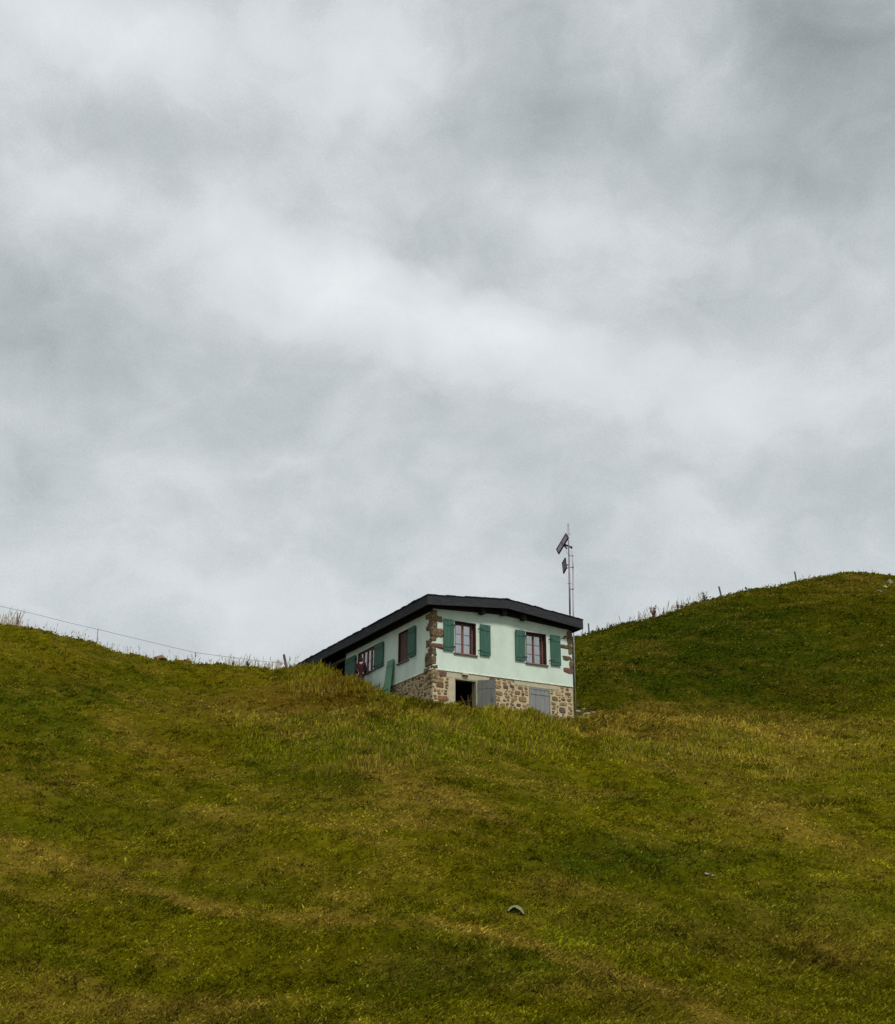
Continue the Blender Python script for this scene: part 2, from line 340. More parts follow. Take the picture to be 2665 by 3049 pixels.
# ------------------------------------------------------------------ grass
def blades_mesh(name, base, tip, side, col, col_tip, m_):
    """each blade: a bent strip of two faces; base,tip (n,3), side half-width vector"""
    n = len(base); mid = base*.45+tip*.55; mid[:, 2] += .12*np.linalg.norm(tip-base, axis=1)
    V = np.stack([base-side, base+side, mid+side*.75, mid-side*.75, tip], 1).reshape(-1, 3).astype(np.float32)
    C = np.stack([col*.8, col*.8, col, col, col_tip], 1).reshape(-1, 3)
    b = np.arange(n)*5
    me = bpy.data.meshes.new(name)
    me.vertices.add(n*5); me.vertices.foreach_set('co', V.ravel())
    loops = np.stack([b, b+1, b+2, b+3, b+3, b+2, b+4], 1).astype(np.int32)
    me.loops.add(n*7); me.loops.foreach_set('vertex_index', loops.ravel())
    ls = np.stack([np.arange(n)*7, np.arange(n)*7+4], 1).ravel().astype(np.int32); lt = np.tile([4, 3], n).astype(np.int32)
    me.polygons.add(2*n); me.polygons.foreach_set('loop_start', ls); me.polygons.foreach_set('loop_total', lt)
    me.update(calc_edges=True)
    ca = me.color_attributes.new('Col', 'FLOAT_COLOR', 'POINT')
    ca.data.foreach_set('color', np.concatenate([C, np.ones((len(C), 1))], 1).astype(np.float32).ravel())
    me.materials.append(m_); o = bpy.data.objects.new(name, me); COL.objects.link(o); return o
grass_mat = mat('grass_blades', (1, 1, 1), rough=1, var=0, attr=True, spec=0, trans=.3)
TALL = [(1450,2118,320,22,.45),(1000,1995,120,22,1.2),(900,2000,100,18,.7),(1840,2150,130,30,.5),(2050,2155,240,30,.35),(1160,2090,70,22,.5),(2440,2390,60,16,1.2),(2400,2820,120,30,.5),(2330,1940,10,10,0),
        (1250,2100,120,20,.7),(1700,2150,60,20,.9),(2300,2200,300,40,.2),(1800,2210,200,40,.35),(1300,2130,300,30,.4)]
def inside_house(X, Y, m0=0.02):
    u, v_ = to_uv(X, Y); return (u > -m0) & (u < HW+m0) & (v_ > -m0) & (v_ < HLP)
def scatter(n, y0, y1, pw=1.0):
    t = rng.random(n); Y = 1/(1/y0+(1/y1-1/y0)*t) if pw == 1 else y0+(y1-y0)*t
    # density falls with distance
    X = (rng.random(n)*2-1)*(Y*.47+3)
    return X, Y
def tufts(nt_, nb, y0, y1, hscale=1.0, spread=.10, wk=.00058):
    X, Y = scatter(nt_, y0, y1)
    keep = ~inside_house(X, Y); X = X[keep]; Y = Y[keep]
    # drop what lies deep behind the crests
    Z = hgt(X, Y); px, py = to_px(X, Y, Z)
    u, v_ = to_uv(X, Y)
    c, t, g = sward(X, Y, Z)
    tall = np.zeros(len(X))
    for (x, y, rx, ry, s) in TALL: tall += s*np.exp(-(((px-x)/rx)**2+((py-y)/ry)**2))
    clump = np.clip(fbm(X/.8+4, Y/.6+1, 2)+.5, .15, 1.2)
    H = (.05+.10*clump*rng.random(len(X))+.20*tall*(.4+.8*rng.random(len(X))))*hscale
    lean = (rng.random((len(X), 2))-.5)*.9+np.stack([.5*vn(X/1.5, Y/1.5)+.25, -.35+.3*vn(X/1.2+8, Y/1.2)], 1)
    br = (.76+.48*rng.random(len(X)))*(1+1.1*fbm(X/.50, Y/.28+5, 2))
    B = []; T = []; SD = []; C = []; CT = []
    for k in range(nb):
        m = len(X); ox = rng.normal(0, spread, m); oy = rng.normal(0, spread, m)
        bx, by = X+ox, Y+oy; bz = Z+oy*.45-.02   # slope follows the hill roughly
        h = H*(.5+.8*rng.random(m))
        tip = np.stack([bx+h*(lean[:, 0]*1.5+rng.normal(0, .5, m)), by+h*(lean[:, 1]*1.3+rng.normal(0, .5, m)), bz+h*(.30+.55*rng.random(m))], 1)
        w = wk*Y*(.5+rng.random(m)); th = rng.normal(0, .6, m)
        B.append(np.stack([bx, by, bz], 1)); T.append(tip); SD.append(np.stack([w*np.cos(th), w*np.sin(th), 0*w], 1))
        cc = c*(br*(.75+.5*rng.random(m)))[:, None]
        dry = (rng.random(m) < .06+.25*t)[:, None]
        cc = np.where(dry, cc*.35+np.array([.24, .185, .035])*(.5+.6*rng.random(m))[:, None], cc)
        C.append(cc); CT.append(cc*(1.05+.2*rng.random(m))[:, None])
    return [np.concatenate(a) for a in (B, T, SD, C, CT)]
parts = [tufts(92000, 8, 20.5, 56), tufts(44000, 7, 54, 88, hscale=1.5, spread=.22)]
# taller rough grass round the house and on the bank to its right
def rough(n, boxes):
    out = []
    for (px0, px1, py0, py1, k, hh) in boxes:
        m = int(n*k); pxs = rng.uniform(px0, px1, m); pys = rng.uniform(py0, py1, m)
        P_ = []
        for a_, b_ in zip(pxs[:m//6], pys[:m//6]):
            P_.append(ground_at(a_, b_, 36, 60))
        P_ = np.array([tuple(p) for p in P_]); P_ = np.repeat(P_, 6, 0)
        X = P_[:, 0]+rng.normal(0, .16, len(P_)); Y = P_[:, 1]+rng.normal(0, .16, len(P_)); kk = ~inside_house(X, Y, .05); X = X[kk]; Y = Y[kk]
        Z = hgt(X, Y)-.02; c, t, g = sward(X, Y, Z); h = hh*(.25+.75*rng.random(len(X))**1.5)*(.6+1.1*np.clip(fbm(X/.6+3, Y/.5+2, 2)+.4, 0, 1.2)); m2 = len(X)
        tip = np.stack([X+h*rng.normal(.12, .3, m2), Y+h*rng.normal(-.1, .3, m2), Z+h*(.7+.3*rng.random(m2))], 1)
        w = .00042*Y*(.5+rng.random(m2)); th = rng.normal(0, .6, m2)
        cc = c*(.65+.9*rng.random(m2))[:, None]*np.array([1.1, 1.15, 1.0])
        dry = (rng.random(m2) < .30+.5*vn(X/1.2+40, Y/1.2))[:, None]; cc = np.where(dry, np.array([.28, .21, .04])*(.4+.7*rng.random(m2))[:, None], cc)
        out.append((np.stack([X, Y, Z], 1), tip, np.stack([w*np.cos(th), w*np.sin(th), 0*w], 1), cc, cc*1.2))
    return [np.concatenate(a) for a in zip(*out)]
parts.append(rough(9000, [(1210,1720,2120,2175,1.1,.29),(1795,2260,2135,2260,1.1,.22),(880,1120,1995,2060,.7,.36),(1110,1220,2060,2120,.25,.28),(700,1700,2130,2260,1.0,.24),(2200,2665,2140,2330,.5,.18)]))
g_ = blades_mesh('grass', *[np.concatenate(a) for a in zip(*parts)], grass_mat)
tag(g_, 'olive green and straw coloured pasture grass covering the hillside', 'grass', kind='stuff')

# pale seed stalks standing on the skyline
def stalks():
    B = []; T = []; SD = []; C = []; CT = []
    spec = [(0,60,1857,52,60,1.0),(0,180,1885,52,60,.7),(180,420,1930,52,70,.62),(420,680,1975,52,110,.62),(660,880,1995,51.4,230,.75),(860,1000,1993,50.2,30,.5),(1720,2000,1860,76,90,.9),(1900,2100,1830,76.5,110,1.3),
            (2080,2665,1740,79,120,.8),(1100,1220,2080,44,10,.3),(2380,2500,2400,0,0,0)]
    for (x0, x1, py, Yc, n, hh) in spec:
        for i in range(int(n*3.2)):
            x = random.uniform(x0, x1)
            src = (a4, Y4) if Yc < 60 else (a6, Y6)
            Y = np.interp(x, [p[0] for p in (near if Yc < 60 else far)], [p[2] for p in (near if Yc < 60 else far)])+random.uniform(-.6, 1.2)
            pyc = np.interp(x, [p[0] for p in (near if Yc < 60 else far)], [p[1] for p in (near if Yc < 60 else far)])
            X = at(x, pyc, Y).x
            if inside_house(np.array(X), np.array(Y), .05): continue
            z = hz(X, Y); h = hh*random.uniform(.2, 1)**2*.95; lx = random.gauss(.08, .22)*h
            c = random.choice([(.42,.37,.27),(.46,.36,.28),(.36,.38,.26),(.55,.5,.4),(.38,.26,.2)]); X += random.gauss(0, .15)*(random.random() < .7)
            nseg = 1
            B.append((X, Y, z-.03)); T.append((X+lx, Y, z+h)); SD.append((.006*Y/52, 0, 0)); C.append(c); CT.append(c)
            if random.random() < .6:   # seed head
                B.append((X+lx*.72, Y, z+h*.72)); T.append((X+lx*1.05, Y, z+h*1.03)); SD.append((random.uniform(.008, .020)*Y/52, .0, 0)); C.append(c); CT.append(c)
    o = blades_mesh('seed_stalks', *[np.array(a, float) for a in (B, T, SD, C, CT)], grass_mat)
    tag(o, 'thin pale dried grass stalks standing against the sky along the ridges', 'dry grass', kind='stuff')
stalks()

# ------------------------------------------------------------------ materials
M_plaster = mat('mint_plaster', (.545, .635, .55), rough=.95, scale=1.6, bump=.5, bscale=14, col2=(.44, .53, .44), ramp=(.38, .72), stretch=(1, 1, .55))
M_mortar = mat('mortar', (.47, .385, .23), rough=1, scale=5, bump=.6, bscale=30, col2=(.33, .30, .20))
M_render = mat('lintel_render', (.42, .38, .27), rough=1, scale=5, bump=.4, bscale=30, col2=(.34, .31, .21))
M_stone = mat('rubble_stone', (1, 1, 1), rough=.95, scale=9, bump=.5, bscale=25, attr=True, var=.2)
M_quoin = mat('quoin_stone', (1, 1, 1), rough=.95, scale=7, bump=.7, bscale=18, attr=True, var=.25)
M_fascia = mat('weathered_fascia', (.017, .018, .021), rough=.9, scale=5, bump=.3, bscale=20, col2=(.034, .035, .038), stretch=(1, 1, 6))
M_slate = mat('roof_slate', (.026, .024, .029), rough=.8, scale=6, bump=.4, attr=True, var=.2)
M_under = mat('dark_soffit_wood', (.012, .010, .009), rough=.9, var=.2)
M_frame = mat('red_brown_paint', (.19, .082, .058), rough=.6, var=.2, scale=12)
M_lining = mat('dark_brown_lining', (.062, .024, .020), rough=.7, var=.25, scale=10, stretch=(1, 1, .3))
M_sill = mat('worn_sill', (.20, .12, .10), rough=.8, var=.25, scale=14)
M_green = mat('green_shutter_paint', (.027, .088, .058), rough=.62, scale=3, bump=.25, bscale=40, col2=(.040, .112, .078), stretch=(3, 3, .6))
M_green2 = mat('faded_green_paint', (.105, .225, .13), rough=.7, scale=3, bump=.25, bscale=40, col2=(.11, .24, .15), stretch=(3, 3, .6))
M_iron = mat('dark_iron', (.05, .06, .05), rough=.6, metal=.6)
M_door = mat('grey_door_boards', (.098, .104, .092), rough=.8, scale=4, bump=.3, bscale=30, col2=(.135, .14, .125), stretch=(4, 4, .5))
M_hatch = mat('pale_grey_hatch', (.205, .213, .205), rough=.8, scale=4, bump=.3, bscale=30, col2=(.155, .163, .155), stretch=(4, 4, .5))
M_dark = mat('dark_room', (.02, .018, .015), rough=1, var=.1)
M_curtain = mat('white_curtain', (.86, .85, .83), rough=1, var=.06, scale=3, stretch=(14, 14, .4), trans=.1)
M_reflection = mat('grey_pane_reflection', (.34, .33, .35), rough=1, var=.1, scale=3, stretch=(14, 14, .4), trans=.3)  # grey reflection in the upper panes, painted as a sheet behind the glass
M_brownc = mat('brown_boards', (.115, .070, .055), rough=.8, scale=3, col2=(.06, .035, .028), stretch=(12, 12, .4))
M_steel = mat('galvanised_steel', (.33, .33, .34), rough=.5, metal=.55, var=.2, scale=6)
M_rust = mat('pinkish_painted_steel', (.30, .22, .22), rough=.6, metal=.2, var=.2, scale=6)
M_black = mat('black_frame', (.010, .006, .010), rough=.5, var=.1)
M_panel = mat('panel_glass', (.11, .075, .10), rough=.3, var=.15, spec=.6)
M_post = mat('weathered_post', (.13, .10, .09), rough=.95, var=.25, scale=14, stretch=(1, 1, .3), bump=.3)
M_rock = mat('grey_rock', (.25, .24, .17), rough=1, scale=6, bump=.8, bscale=12, col2=(.13, .13, .11))
M_pale = mat('pale_rock', (.34, .30, .19), rough=1, scale=6, bump=.8, bscale=12, col2=(.2, .18, .11))
M_brownrock = mat('red_brown_rock', (.19, .11, .065), rough=1, scale=6, bump=.6, bscale=12, col2=(.12, .06, .04))
M_soil = mat('dark_soil', (.05, .04, .012), rough=1)
M_conc = mat('lichened_concrete', (.27, .285, .15), rough=1, scale=12, bump=.7, bscale=30, col2=(.17, .18, .08))
M_leaf = mat('weed_leaves', (1, 1, 1), rough=.8, attr=True, var=.1, trans=.25, spec=.1)
def glass_mat():
    m = bpy.data.materials.new('window_glass'); m.use_nodes = True; t = m.node_tree; t.nodes.clear()
    a = t.nodes.new('ShaderNodeBsdfTransparent'); b = t.nodes.new('ShaderNodeBsdfGlossy'); b.inputs['Roughness'].default_value = .04
    fr = t.nodes.new('ShaderNodeFresnel'); fr.inputs[0].default_value = 1.5
    mx = t.nodes.new('ShaderNodeMixShader'); ad = t.nodes.new('ShaderNodeMath'); ad.operation = 'ADD'; ad.inputs[1].default_value = .30
    t.links.new(fr.outputs[0], ad.inputs[0]); t.links.new(ad.outputs[0], mx.inputs[0]); t.links.new(a.outputs[0], mx.inputs[1]); t.links.new(b.outputs[0], mx.inputs[2])
    o = t.nodes.new('ShaderNodeOutputMaterial'); t.links.new(mx.outputs[0], o.inputs[0]); return m
M_glass = glass_mat()

# ------------------------------------------------------------------ house
house = empty('mountain_house', (OX, OY, Z0), YAW)
tag(house, 'mint green house with black roof, green shutters and a rubble stone cellar', 'house')
def Zl(z): return z-Z0
RU = 2.96
def ztop(u): return 12.82-abs(u-RU)*.098            # roof surface
WT = .26
def wall_cells(mb, axis, u0, u1, z0, ztopf, holes, d0, d1):
    """axis 'f': run along u, thickness d0..d1 in v ; axis 'l': run along v, thickness d0..d1 in u"""
    us = sorted({u0, u1, *[h[0] for h in holes], *[h[1] for h in holes], *([RU] if axis == 'f' else [])})
    zs = sorted({z0, *[h[2] for h in holes], *[h[3] for h in holes]}) + [None]
    for a, b in zip(us[:-1], us[1:]):
        for c, d in zip(zs[:-1], zs[1:]):
            mid = ((a+b)/2, ((c+d)/2 if d is not None else c+.02))
            if d is not None and any(h[0] < mid[0] < h[1] and h[2] < mid[1] < h[3] for h in holes): continue
            if d is None: tops = (Zl(ztopf(a)), Zl(ztopf(b)))
            else: tops = (Zl(d), Zl(d))
            if axis == 'f': mb.box(a, b, d0, d1, Zl(c), 0, top=tops)
            else: mb.box(d0, d1, a, b, Zl(c), tops[0])
W1 = (.93, 1.85, 10.58, 11.84); W2 = (4.07, 5.01, 10.58, 11.84)
L2 = (1.90, 2.80, 10.62, 11.87); L1 = (4.86, 6.50, 10.84, 11.87)
DOOR = (.945, 1.87, 7.7, 9.66); HATCH = (4.24, 5.10, 7.9, 9.655)
mb = MB()
wall_cells(mb, 'f', 0, HW, 9.90, lambda u: ztop(u)-.145, [W1, W2], 0, WT)
wall_cells(mb, 'l', WT, HL, 9.90, lambda v_: ztop(0)-.145, [L2, L1], 0, WT)
mb.box(HW-WT, HW, WT, HL, Zl(9.9), Zl(ztop(HW)-.145)); mb.box(WT, HW-WT, HL-WT, HL, Zl(9.9), Zl(12.35))
mb.build('upper_wall', M_plaster, house)
mb = MB(); s_ = .035
wall_cells(mb, 'f', s_, HW-.0, 7.2, lambda u: 9.898, [DOOR, HATCH], s_, WT+.1)
wall_cells(mb, 'l', WT+.1, HL, 7.2, lambda v_: 9.898, [], s_, WT+.1)
mb.box(HW-WT, HW, WT+.1, HL, Zl(7.2), Zl(9.898)); mb.box(WT, HW-WT, HL-WT, HL, Zl(7.2), Zl(9.898))
base = mb.build('cellar_wall', M_mortar, house)
# plaster has a soft thick lower edge, its bright highlight put into the colour
mb = MB(); mb.box(0, HW, -.012, .0, Zl(9.885), Zl(9.93)); mb.box(-.012, -.001, .0, HL, Zl(9.885), Zl(9.93)); mb.build('plaster_edge_highlight', mat('plaster_edge_highlight', (.68,.74,.60), rough=.95), house, bevel=.006)
mb = MB(); mb.box(WT+.1, HW-WT, WT+.1, HL-WT, Zl(9.75), Zl(9.9)); mb.box(WT+.1, HW-WT, WT+.1, HL-WT, Zl(7.75), Zl(7.8))
mb.box(.3, 3.4, 2.6, 2.7, Zl(7.8), Zl(9.75)); mb.box(3.4, 3.5, .4, 2.7, Zl(7.8), Zl(9.75)); mb.build('inner_floor', M_dark, house)

STC = [(.30,.22,.12),(.27,.2,.12),(.20,.135,.075),(.16,.115,.07),(.23,.16,.09),(.145,.10,.075),(.19,.105,.08),(.15,.12,.075),(.26,.19,.105),(.125,.09,.055),(.21,.165,.10)]
def stone_cell(mb, plane, c, z, w, h, proud=.03, col=None, n=8):
    col = col or random.choice(STC); kk = random.uniform(.7, 1.25); col = (col[0]*kk*1.12, col[1]*kk, col[2]*kk*.82)
    ang = [2*math.pi*(i+random.uniform(-.2, .2))/n for i in range(n)]
    e = random.choice((3.5, 5.0, 8.0))
    ring = []
    for t in ang:
        ct, st2 = math.cos(t), math.sin(t); r = (abs(ct)**e+abs(st2)**e)**(-1/e)*random.uniform(.80, 1.06)
        ring.append((c+ct*r*w/2, z+st2*r*h/2))
    outs = [(p[0], p[1], 0) for p in ring]+[(c+(p[0]-c)*.82, z+(p[1]-z)*.78, proud*random.uniform(.8, 1.1)) for p in ring]
    if plane == 'f': vs = [(p[0], s_-p[2]+.004, Zl(p[1])) for p in outs]
    else: vs = [(s_-p[2]+.004, p[0], Zl(p[1])) for p in outs]
    fs = [(i, (i+1) % n, n+(i+1) % n, n+i) for i in range(n)]+[tuple(n+i for i in range(n))]
    mb.add(vs, fs, col)
mbf = MB(); skip = [(DOOR[0]-.24, DOOR[1]+.12, 7, 9.87), (.62, 2.3, 9.66, 9.88), (HATCH[0]-.06, HATCH[1]+.06, 7, 9.7), (3.55, 5.55, 9.70, 9.9), (1.6, 1.80, 7, 9.8)]
def pack(plane, a0, a1, z0, z1, skips, tries):
    m_ = MB(); done = []
    for i in range(tries):
        k = 1-.78*i/tries
        w = random.uniform(.12, .46)*k+.035; h = min(w*random.uniform(.35, .75), .20*k+.05)
        c = random.uniform(a0+w/2, a1-w/2); z = random.uniform(z0+h/2, z1-h/2)
        if any(a < c+w/2 and b > c-w/2 and zc < z+h/2 and zd > z-h/2 for a, b, zc, zd in skips): continue
        if any(abs(c-q[0]) < (w+q[2])/2+.001 and abs(z-q[1]) < (h+q[3])/2+.001 for q in done): continue
        done.append((c, z, w, h)); stone_cell(m_, plane, c, z, w*.97, h*.97)
    m_.build('rubble_facing', M_stone, base)
pack('f', .02, HW-.02, 7.9, 9.885, skip, 26000)
pack('l', .02, 5.0, 7.9, 9.885, [], 20000)
mb = MB(); mb.box(.60, 2.32, s_-.014, s_-.001, Zl(9.665), Zl(9.884)); mb.box(.70, .944, s_-.012, s_-.001, Zl(7.8), Zl(9.664)); mb.build('door_lintel', M_render, house, bevel=.005)
mb = MB(); mb.box(3.52, 5.55, s_-.014, s_-.001, Zl(9.70), Zl(9.884)); mb.build('hatch_lintel', M_render, house, bevel=.005)

# quoins: (front reach, side reach, z0, z1, colour, side z shift)
BR = [(.185,.13,.065),(.24,.165,.06),(.15,.10,.055),(.17,.085,.065),(.13,.09,.05)]
def quoin(u0, u1, v0, v1, z0, z1, col, side=None):
    if u0 < .3: u1 += .04; v1 += .05; z0 -= .012; z1 += .012
    if side: side = (side[0]-.02, side[1]+.06, side[2]-.02, side[3]+.02, *side[4:])
    mb = MB(); j = .022
    mb.box(u0, u1, v0, v1, Zl(z0), Zl(z1), col, j)
    if side: mb.box(-.03, .1, *side[:2], Zl(side[2]), Zl(side[3]), side[4] if len(side) > 4 else col, j)
    o = mb.build('corner_stone', M_quoin, house, bevel=.05, smooth=False)
    m = o.modifiers.new('sub', 'SUBSURF'); m.subdivision_type = 'SIMPLE'; m.levels = m.render_levels = 2
    tx = bpy.data.textures.get('rough_stone') or bpy.data.textures.new('rough_stone', 'CLOUDS'); tx.noise_scale = .16
    d = o.modifiers.new('rough', 'DISPLACE'); d.texture = tx; d.strength = .085; d.mid_level = .5; d.texture_coords = 'GLOBAL'
    return o
def zf_(y): return 12.13-(y-1815)*.01315            # height on the left corner edge
quoin(-.03, .16, -.03, .20, 11.88, 12.12, BR[1], (.12, .46, 11.86, 12.04, BR[0]))
quoin(-.03, .36, -.03, .22, 11.70, 11.90, BR[0])
quoin(-.03, .17, -.03, .34, 11.46, 11.71, BR[2], (.05, .42, 11.42, 11.58, BR[2]))
quoin(-.03, .20, -.045, .18, 11.13, 11.45, BR[2])
quoin(.205, .44, -.045, .1, 11.13, 11.44, BR[0])
quoin(-.03, .12, -.03, .20, 10.92, 11.12, BR[0], (.17, .46, 10.78, 11.05, BR[3]))
quoin(-.03, .56, -.05, .18, 10.70, 10.86, BR[3])
quoin(-.03, .13, -.035, .30, 10.42, 10.69, BR[2], (.2, .50, 10.36, 10.58, BR[4]))
quoin(-.03, .11, -.03, .52, 10.05, 10.42, BR[4])
quoin(-.02, .18, -.02, .3, 9.90, 10.04, BR[4], (.2, .6, 9.86, 10.0, BR[0]))
for (w, za, zb, c, extra) in [(.20,11.92,12.12,0,0),(.48,11.77,11.90,3,0),(.16,11.52,11.76,2,0),(.50,11.38,11.50,4,0),(.13,11.18,11.37,0,0),(.40,10.92,11.07,4,0),(.10,10.72,10.90,0,0),(.37,10.41,10.58,3,0),(.09,10.58,10.71,2,0)]:
    quoin(HW-w-.05, HW+.03, -.03, .25, za-.03, zb+.03, BR[c])
for (u0, u1, za, zb, c) in [(-.01,.28,9.70,9.88,0),(.30,.62,9.66,9.87,6),(-.02,.16,9.52,9.68,5),(-.02,.44,9.42,9.52,0)]:
    quoin(u0, u1, 0.0, .3, za, zb, STC[c])

# windows
def window(u0, u1, z0, z1, side=False, cols=2, rows=3, curtains_reflections=None, depth=.20, shut=False):
    """frame mesh in the wall plane (x along the wall, y into it)"""
    root = empty('window', (0, 0, 0)); root.parent = house
    if side: root.matrix_local = Matrix(((0, 1, 0, 0), (1, 0, 0, 0), (0, 0, 1, 0), (0, 0, 0, 1)))
    a, b = u0, u1; za, zb = Zl(z0), Zl(z1)
    lb = MB(); t = .028
    lb.box(a+.001, a+t, -.004, WT-.02, za+.03, zb-.001); lb.box(b-t, b-.001, -.004, WT-.02, za+.03, zb-.001); lb.box(a+t, b-t, -.004, WT-.02, zb-t, zb-.001)
    lb.build('window_lining', M_lining, root)
    fb = MB(); y0, y1 = depth, depth+.05; fr = .045
    a2, b2_, zc, zd = a+t, b-t, za+.03, zb-t
    fb.box(a2, a2+fr, y0, y1, zc, zd); fb.box(b2_-fr, b2_, y0, y1, zc, zd); fb.box(a2+fr, b2_-fr, y0, y1, zc, zc+fr); fb.box(a2+fr, b2_-fr, y0, y1, zd-fr, zd)
    n = cols; wcell = (b2_-a2-2*fr)/n
    for i in range(1, n):
        x = a2+fr+i*wcell; fb.box(x-.033, x+.033, y0-.012, y1, zc+fr, zd-fr)
    for i in range(n):
        for r in range(1, rows):
            zz = zc+fr+(zd-zc-2*fr)*r/rows; x0 = a2+fr+i*wcell+(.033 if i else 0); x1 = a2+fr+(i+1)*wcell-(.033 if i < n-1 else 0)
            fb.box(x0, x1, y0+.012, y1-.012, zz-.011, zz+.011)
    if not shut: fb.build('window_frame', M_frame, root, bevel=.004)
    g = MB()
    if shut:
        k = 5
        for i in range(k): g.box(a2+(b2_-a2)*i/k+.004, a2+(b2_-a2)*(i+1)/k-.004, y0-.02+.006*(i % 2), y1, zc, zd)
        g.build('inner_boards', M_brownc, root)
    else:
        g.box(a2+fr+.001, b2_-fr-.001, y0+.022, y0+.027, zc+fr+.001, zd-fr-.001); g.build('pane', M_glass, root)
    for (ca, cb_, cz0, cz1, m_) in (curtains_reflections or []):
        c = MB(); n_ = 24; xs = [a2+fr+(b2_-a2-2*fr)*(ca+(cb_-ca)*i/n_) for i in range(n_+1)]
        q0, q1 = zc+(zd-zc)*cz0, zc+(zd-zc)*cz1
        vs = [(x, y1+.012+.010*math.sin(i*1.9), zz) for zz in (q0, q1) for i, x in enumerate(xs)]
        c.add(vs, [(i, i+1, n_+2+i, n_+1+i) for i in range(n_)]); c.build('curtain_or_reflection', m_, root)
    sb = MB(); sb.box(a-.05, b+.05, -.075, WT-.03, za-.02, za+.028); sb.build('sill', M_sill, root, bevel=.006)
    return root
w = window(*W1, curtains_reflections=[(0,.98,.03,.66,M_curtain),(.5,.98,.66,.98,M_curtain),(0,.5,.66,.98,M_reflection)])
w = window(*W2, curtains_reflections=[(0,1,.02,.64,M_curtain),(0,1,.64,.99,M_reflection)])
w = window(*L2, side=True, shut=True, depth=.10)
w = window(*L1, side=True, cols=4, rows=2, depth=.05, curtains_reflections=[(0,.42,.02,.62,M_curtain),(.55,.98,.02,.85,M_curtain)])

def shutter(u0, u1, z0, z1, side=False, hinge='r', m_=None):
    root = empty('shutter', (0, 0, 0)); root.parent = house
    if side: root.matrix_local = Matrix(((0, 1, 0, 0), (1, 0, 0, 0), (0, 0, 1, 0), (0, 0, 0, 1)))
    b = MB(); n = 3; y0, y1 = -.085, -.052
    for i in range(n):
        a0 = u0+(u1-u0)*i/n+(.002 if i else 0); a1 = u0+(u1-u0)*(i+1)/n-(.002 if i < n-1 else 0)
        b.box(a0, a1, y0, y1, Zl(z0), Zl(z1))
    for fz in (.14, .84): zz = z0+(z1-z0)*fz; b.box(u0+.001+.02, u1-.02, y0-.016, y0, Zl(zz-.05), Zl(zz+.05))
    b.build('leaf', m_ or M_green, root, bevel=.003)
    for fz in (.14, .84):
        h = MB(); zz = z0+(z1-z0)*fz; x0, x1 = (u1-.14, u1+.06) if hinge == 'r' else (u0-.06, u0+.14)
        h.box(x0, x1, y0-.024, y0-.017, Zl(zz-.012), Zl(zz+.012)); xx = x1-.012 if hinge == 'r' else x0
        h.box(xx, xx+.012, y0-.017, .0, Zl(zz-.02), Zl(zz+.02))
        h.build('hinge', M_iron, root)
    return root
shutter(.43, .86, 10.65, 11.83); shutter(1.99, 2.44, 10.64, 11.83, hinge='l'); shutter(3.555, 4.0, 10.64, 11.83); shutter(5.17, 5.625, 10.64, 11.83, hinge='l')
shutter(1.27, 1.83, 10.68, 11.83, side=True); shutter(4.02, 4.80, 10.84, 11.84, side=True); shutter(6.62, 7.62, 10.70, 11.84, side=True, hinge='l')

# cellar door leaf standing open, and the closed hatch
dr = MB(); hx = 1.90; a_ = R(42); wd = .66; d_ = Vector((math.cos(a_), -math.sin(a_), 0)); n_ = Vector((math.sin(a_), math.cos(a_), 0))*.04
for i in range(4): dr.slab(Vector((hx, -.02, Zl(7.75)))+d_*(wd*i/4+.002), d_*(wd/4-.004), (0, 0, 1.93), n_)
door = dr.build('door', M_door, house, bevel=.003)
dh = MB(); p = Vector((hx, -.02, Zl(9.0)))+d_*(wd-.1)-n_*.2; dh.tube([p, p-n_*1.2, p-n_*1.2+Vector((0, 0, -.12)), p+Vector((0, 0, -.12))], .009); dh.build('door_handle', M_iron, door)
for zz in (8.1, 9.35):
    dh = MB(); dh.slab(Vector((hx, -.02, Zl(zz)))+d_*.03-n_*.25, d_*(wd-.08), (0, 0, .10), n_*.22)
    dh.build('batten', M_door, door)
hb = MB()
for i in range(4):
    a = HATCH[0]+.02; w_ = (HATCH[1]-HATCH[0]-.04)/4; hb.box(a+w_*i+.003, a+w_*(i+1)-.003, .015, .05, Zl(7.9), Zl(9.62))
hb.box(HATCH[0]+.03, HATCH[1]-.03, -.004, .014, Zl(9.42), Zl(9.50)); hb.build('hatch_door', M_hatch, house, bevel=.003)
hb = MB(); hb.box(HATCH[0]-.045, HATCH[0]+.02, .0, .06, Zl(7.9), Zl(9.62)); hb.box(HATCH[1]-.02, HATCH[1]+.03, .0, .06, Zl(7.9), Zl(9.62)); hb.box(HATCH[0]-.045, HATCH[1]+.03, .0, .06, Zl(9.62), Zl(9.68)); hb.build('hatch_frame', M_hatch, house, bevel=.004)
lb = MB(); lb.box(1.23, 1.50, -.06, s_-.015, Zl(9.80), Zl(9.89)); lb.box(1.25, 1.48, -.10, -.06, Zl(9.79), Zl(9.85)); lb.build('door_lamp', mat('cream_lamp', (.45, .38, .27), rough=.5), house, bevel=.015)
db = MB(); db.box(DOOR[0], DOOR[0]+.03, .03, .12, Zl(7.8), Zl(9.63)); db.box(DOOR[0], DOOR[1], .03, .12, Zl(9.63), Zl(9.66)); db.box(DOOR[1]-.03, DOOR[1], -.0, .12, Zl(7.8), Zl(9.63)); db.build('door_frame', mat('pale_frame', (.33, .32, .24), rough=.9), house)

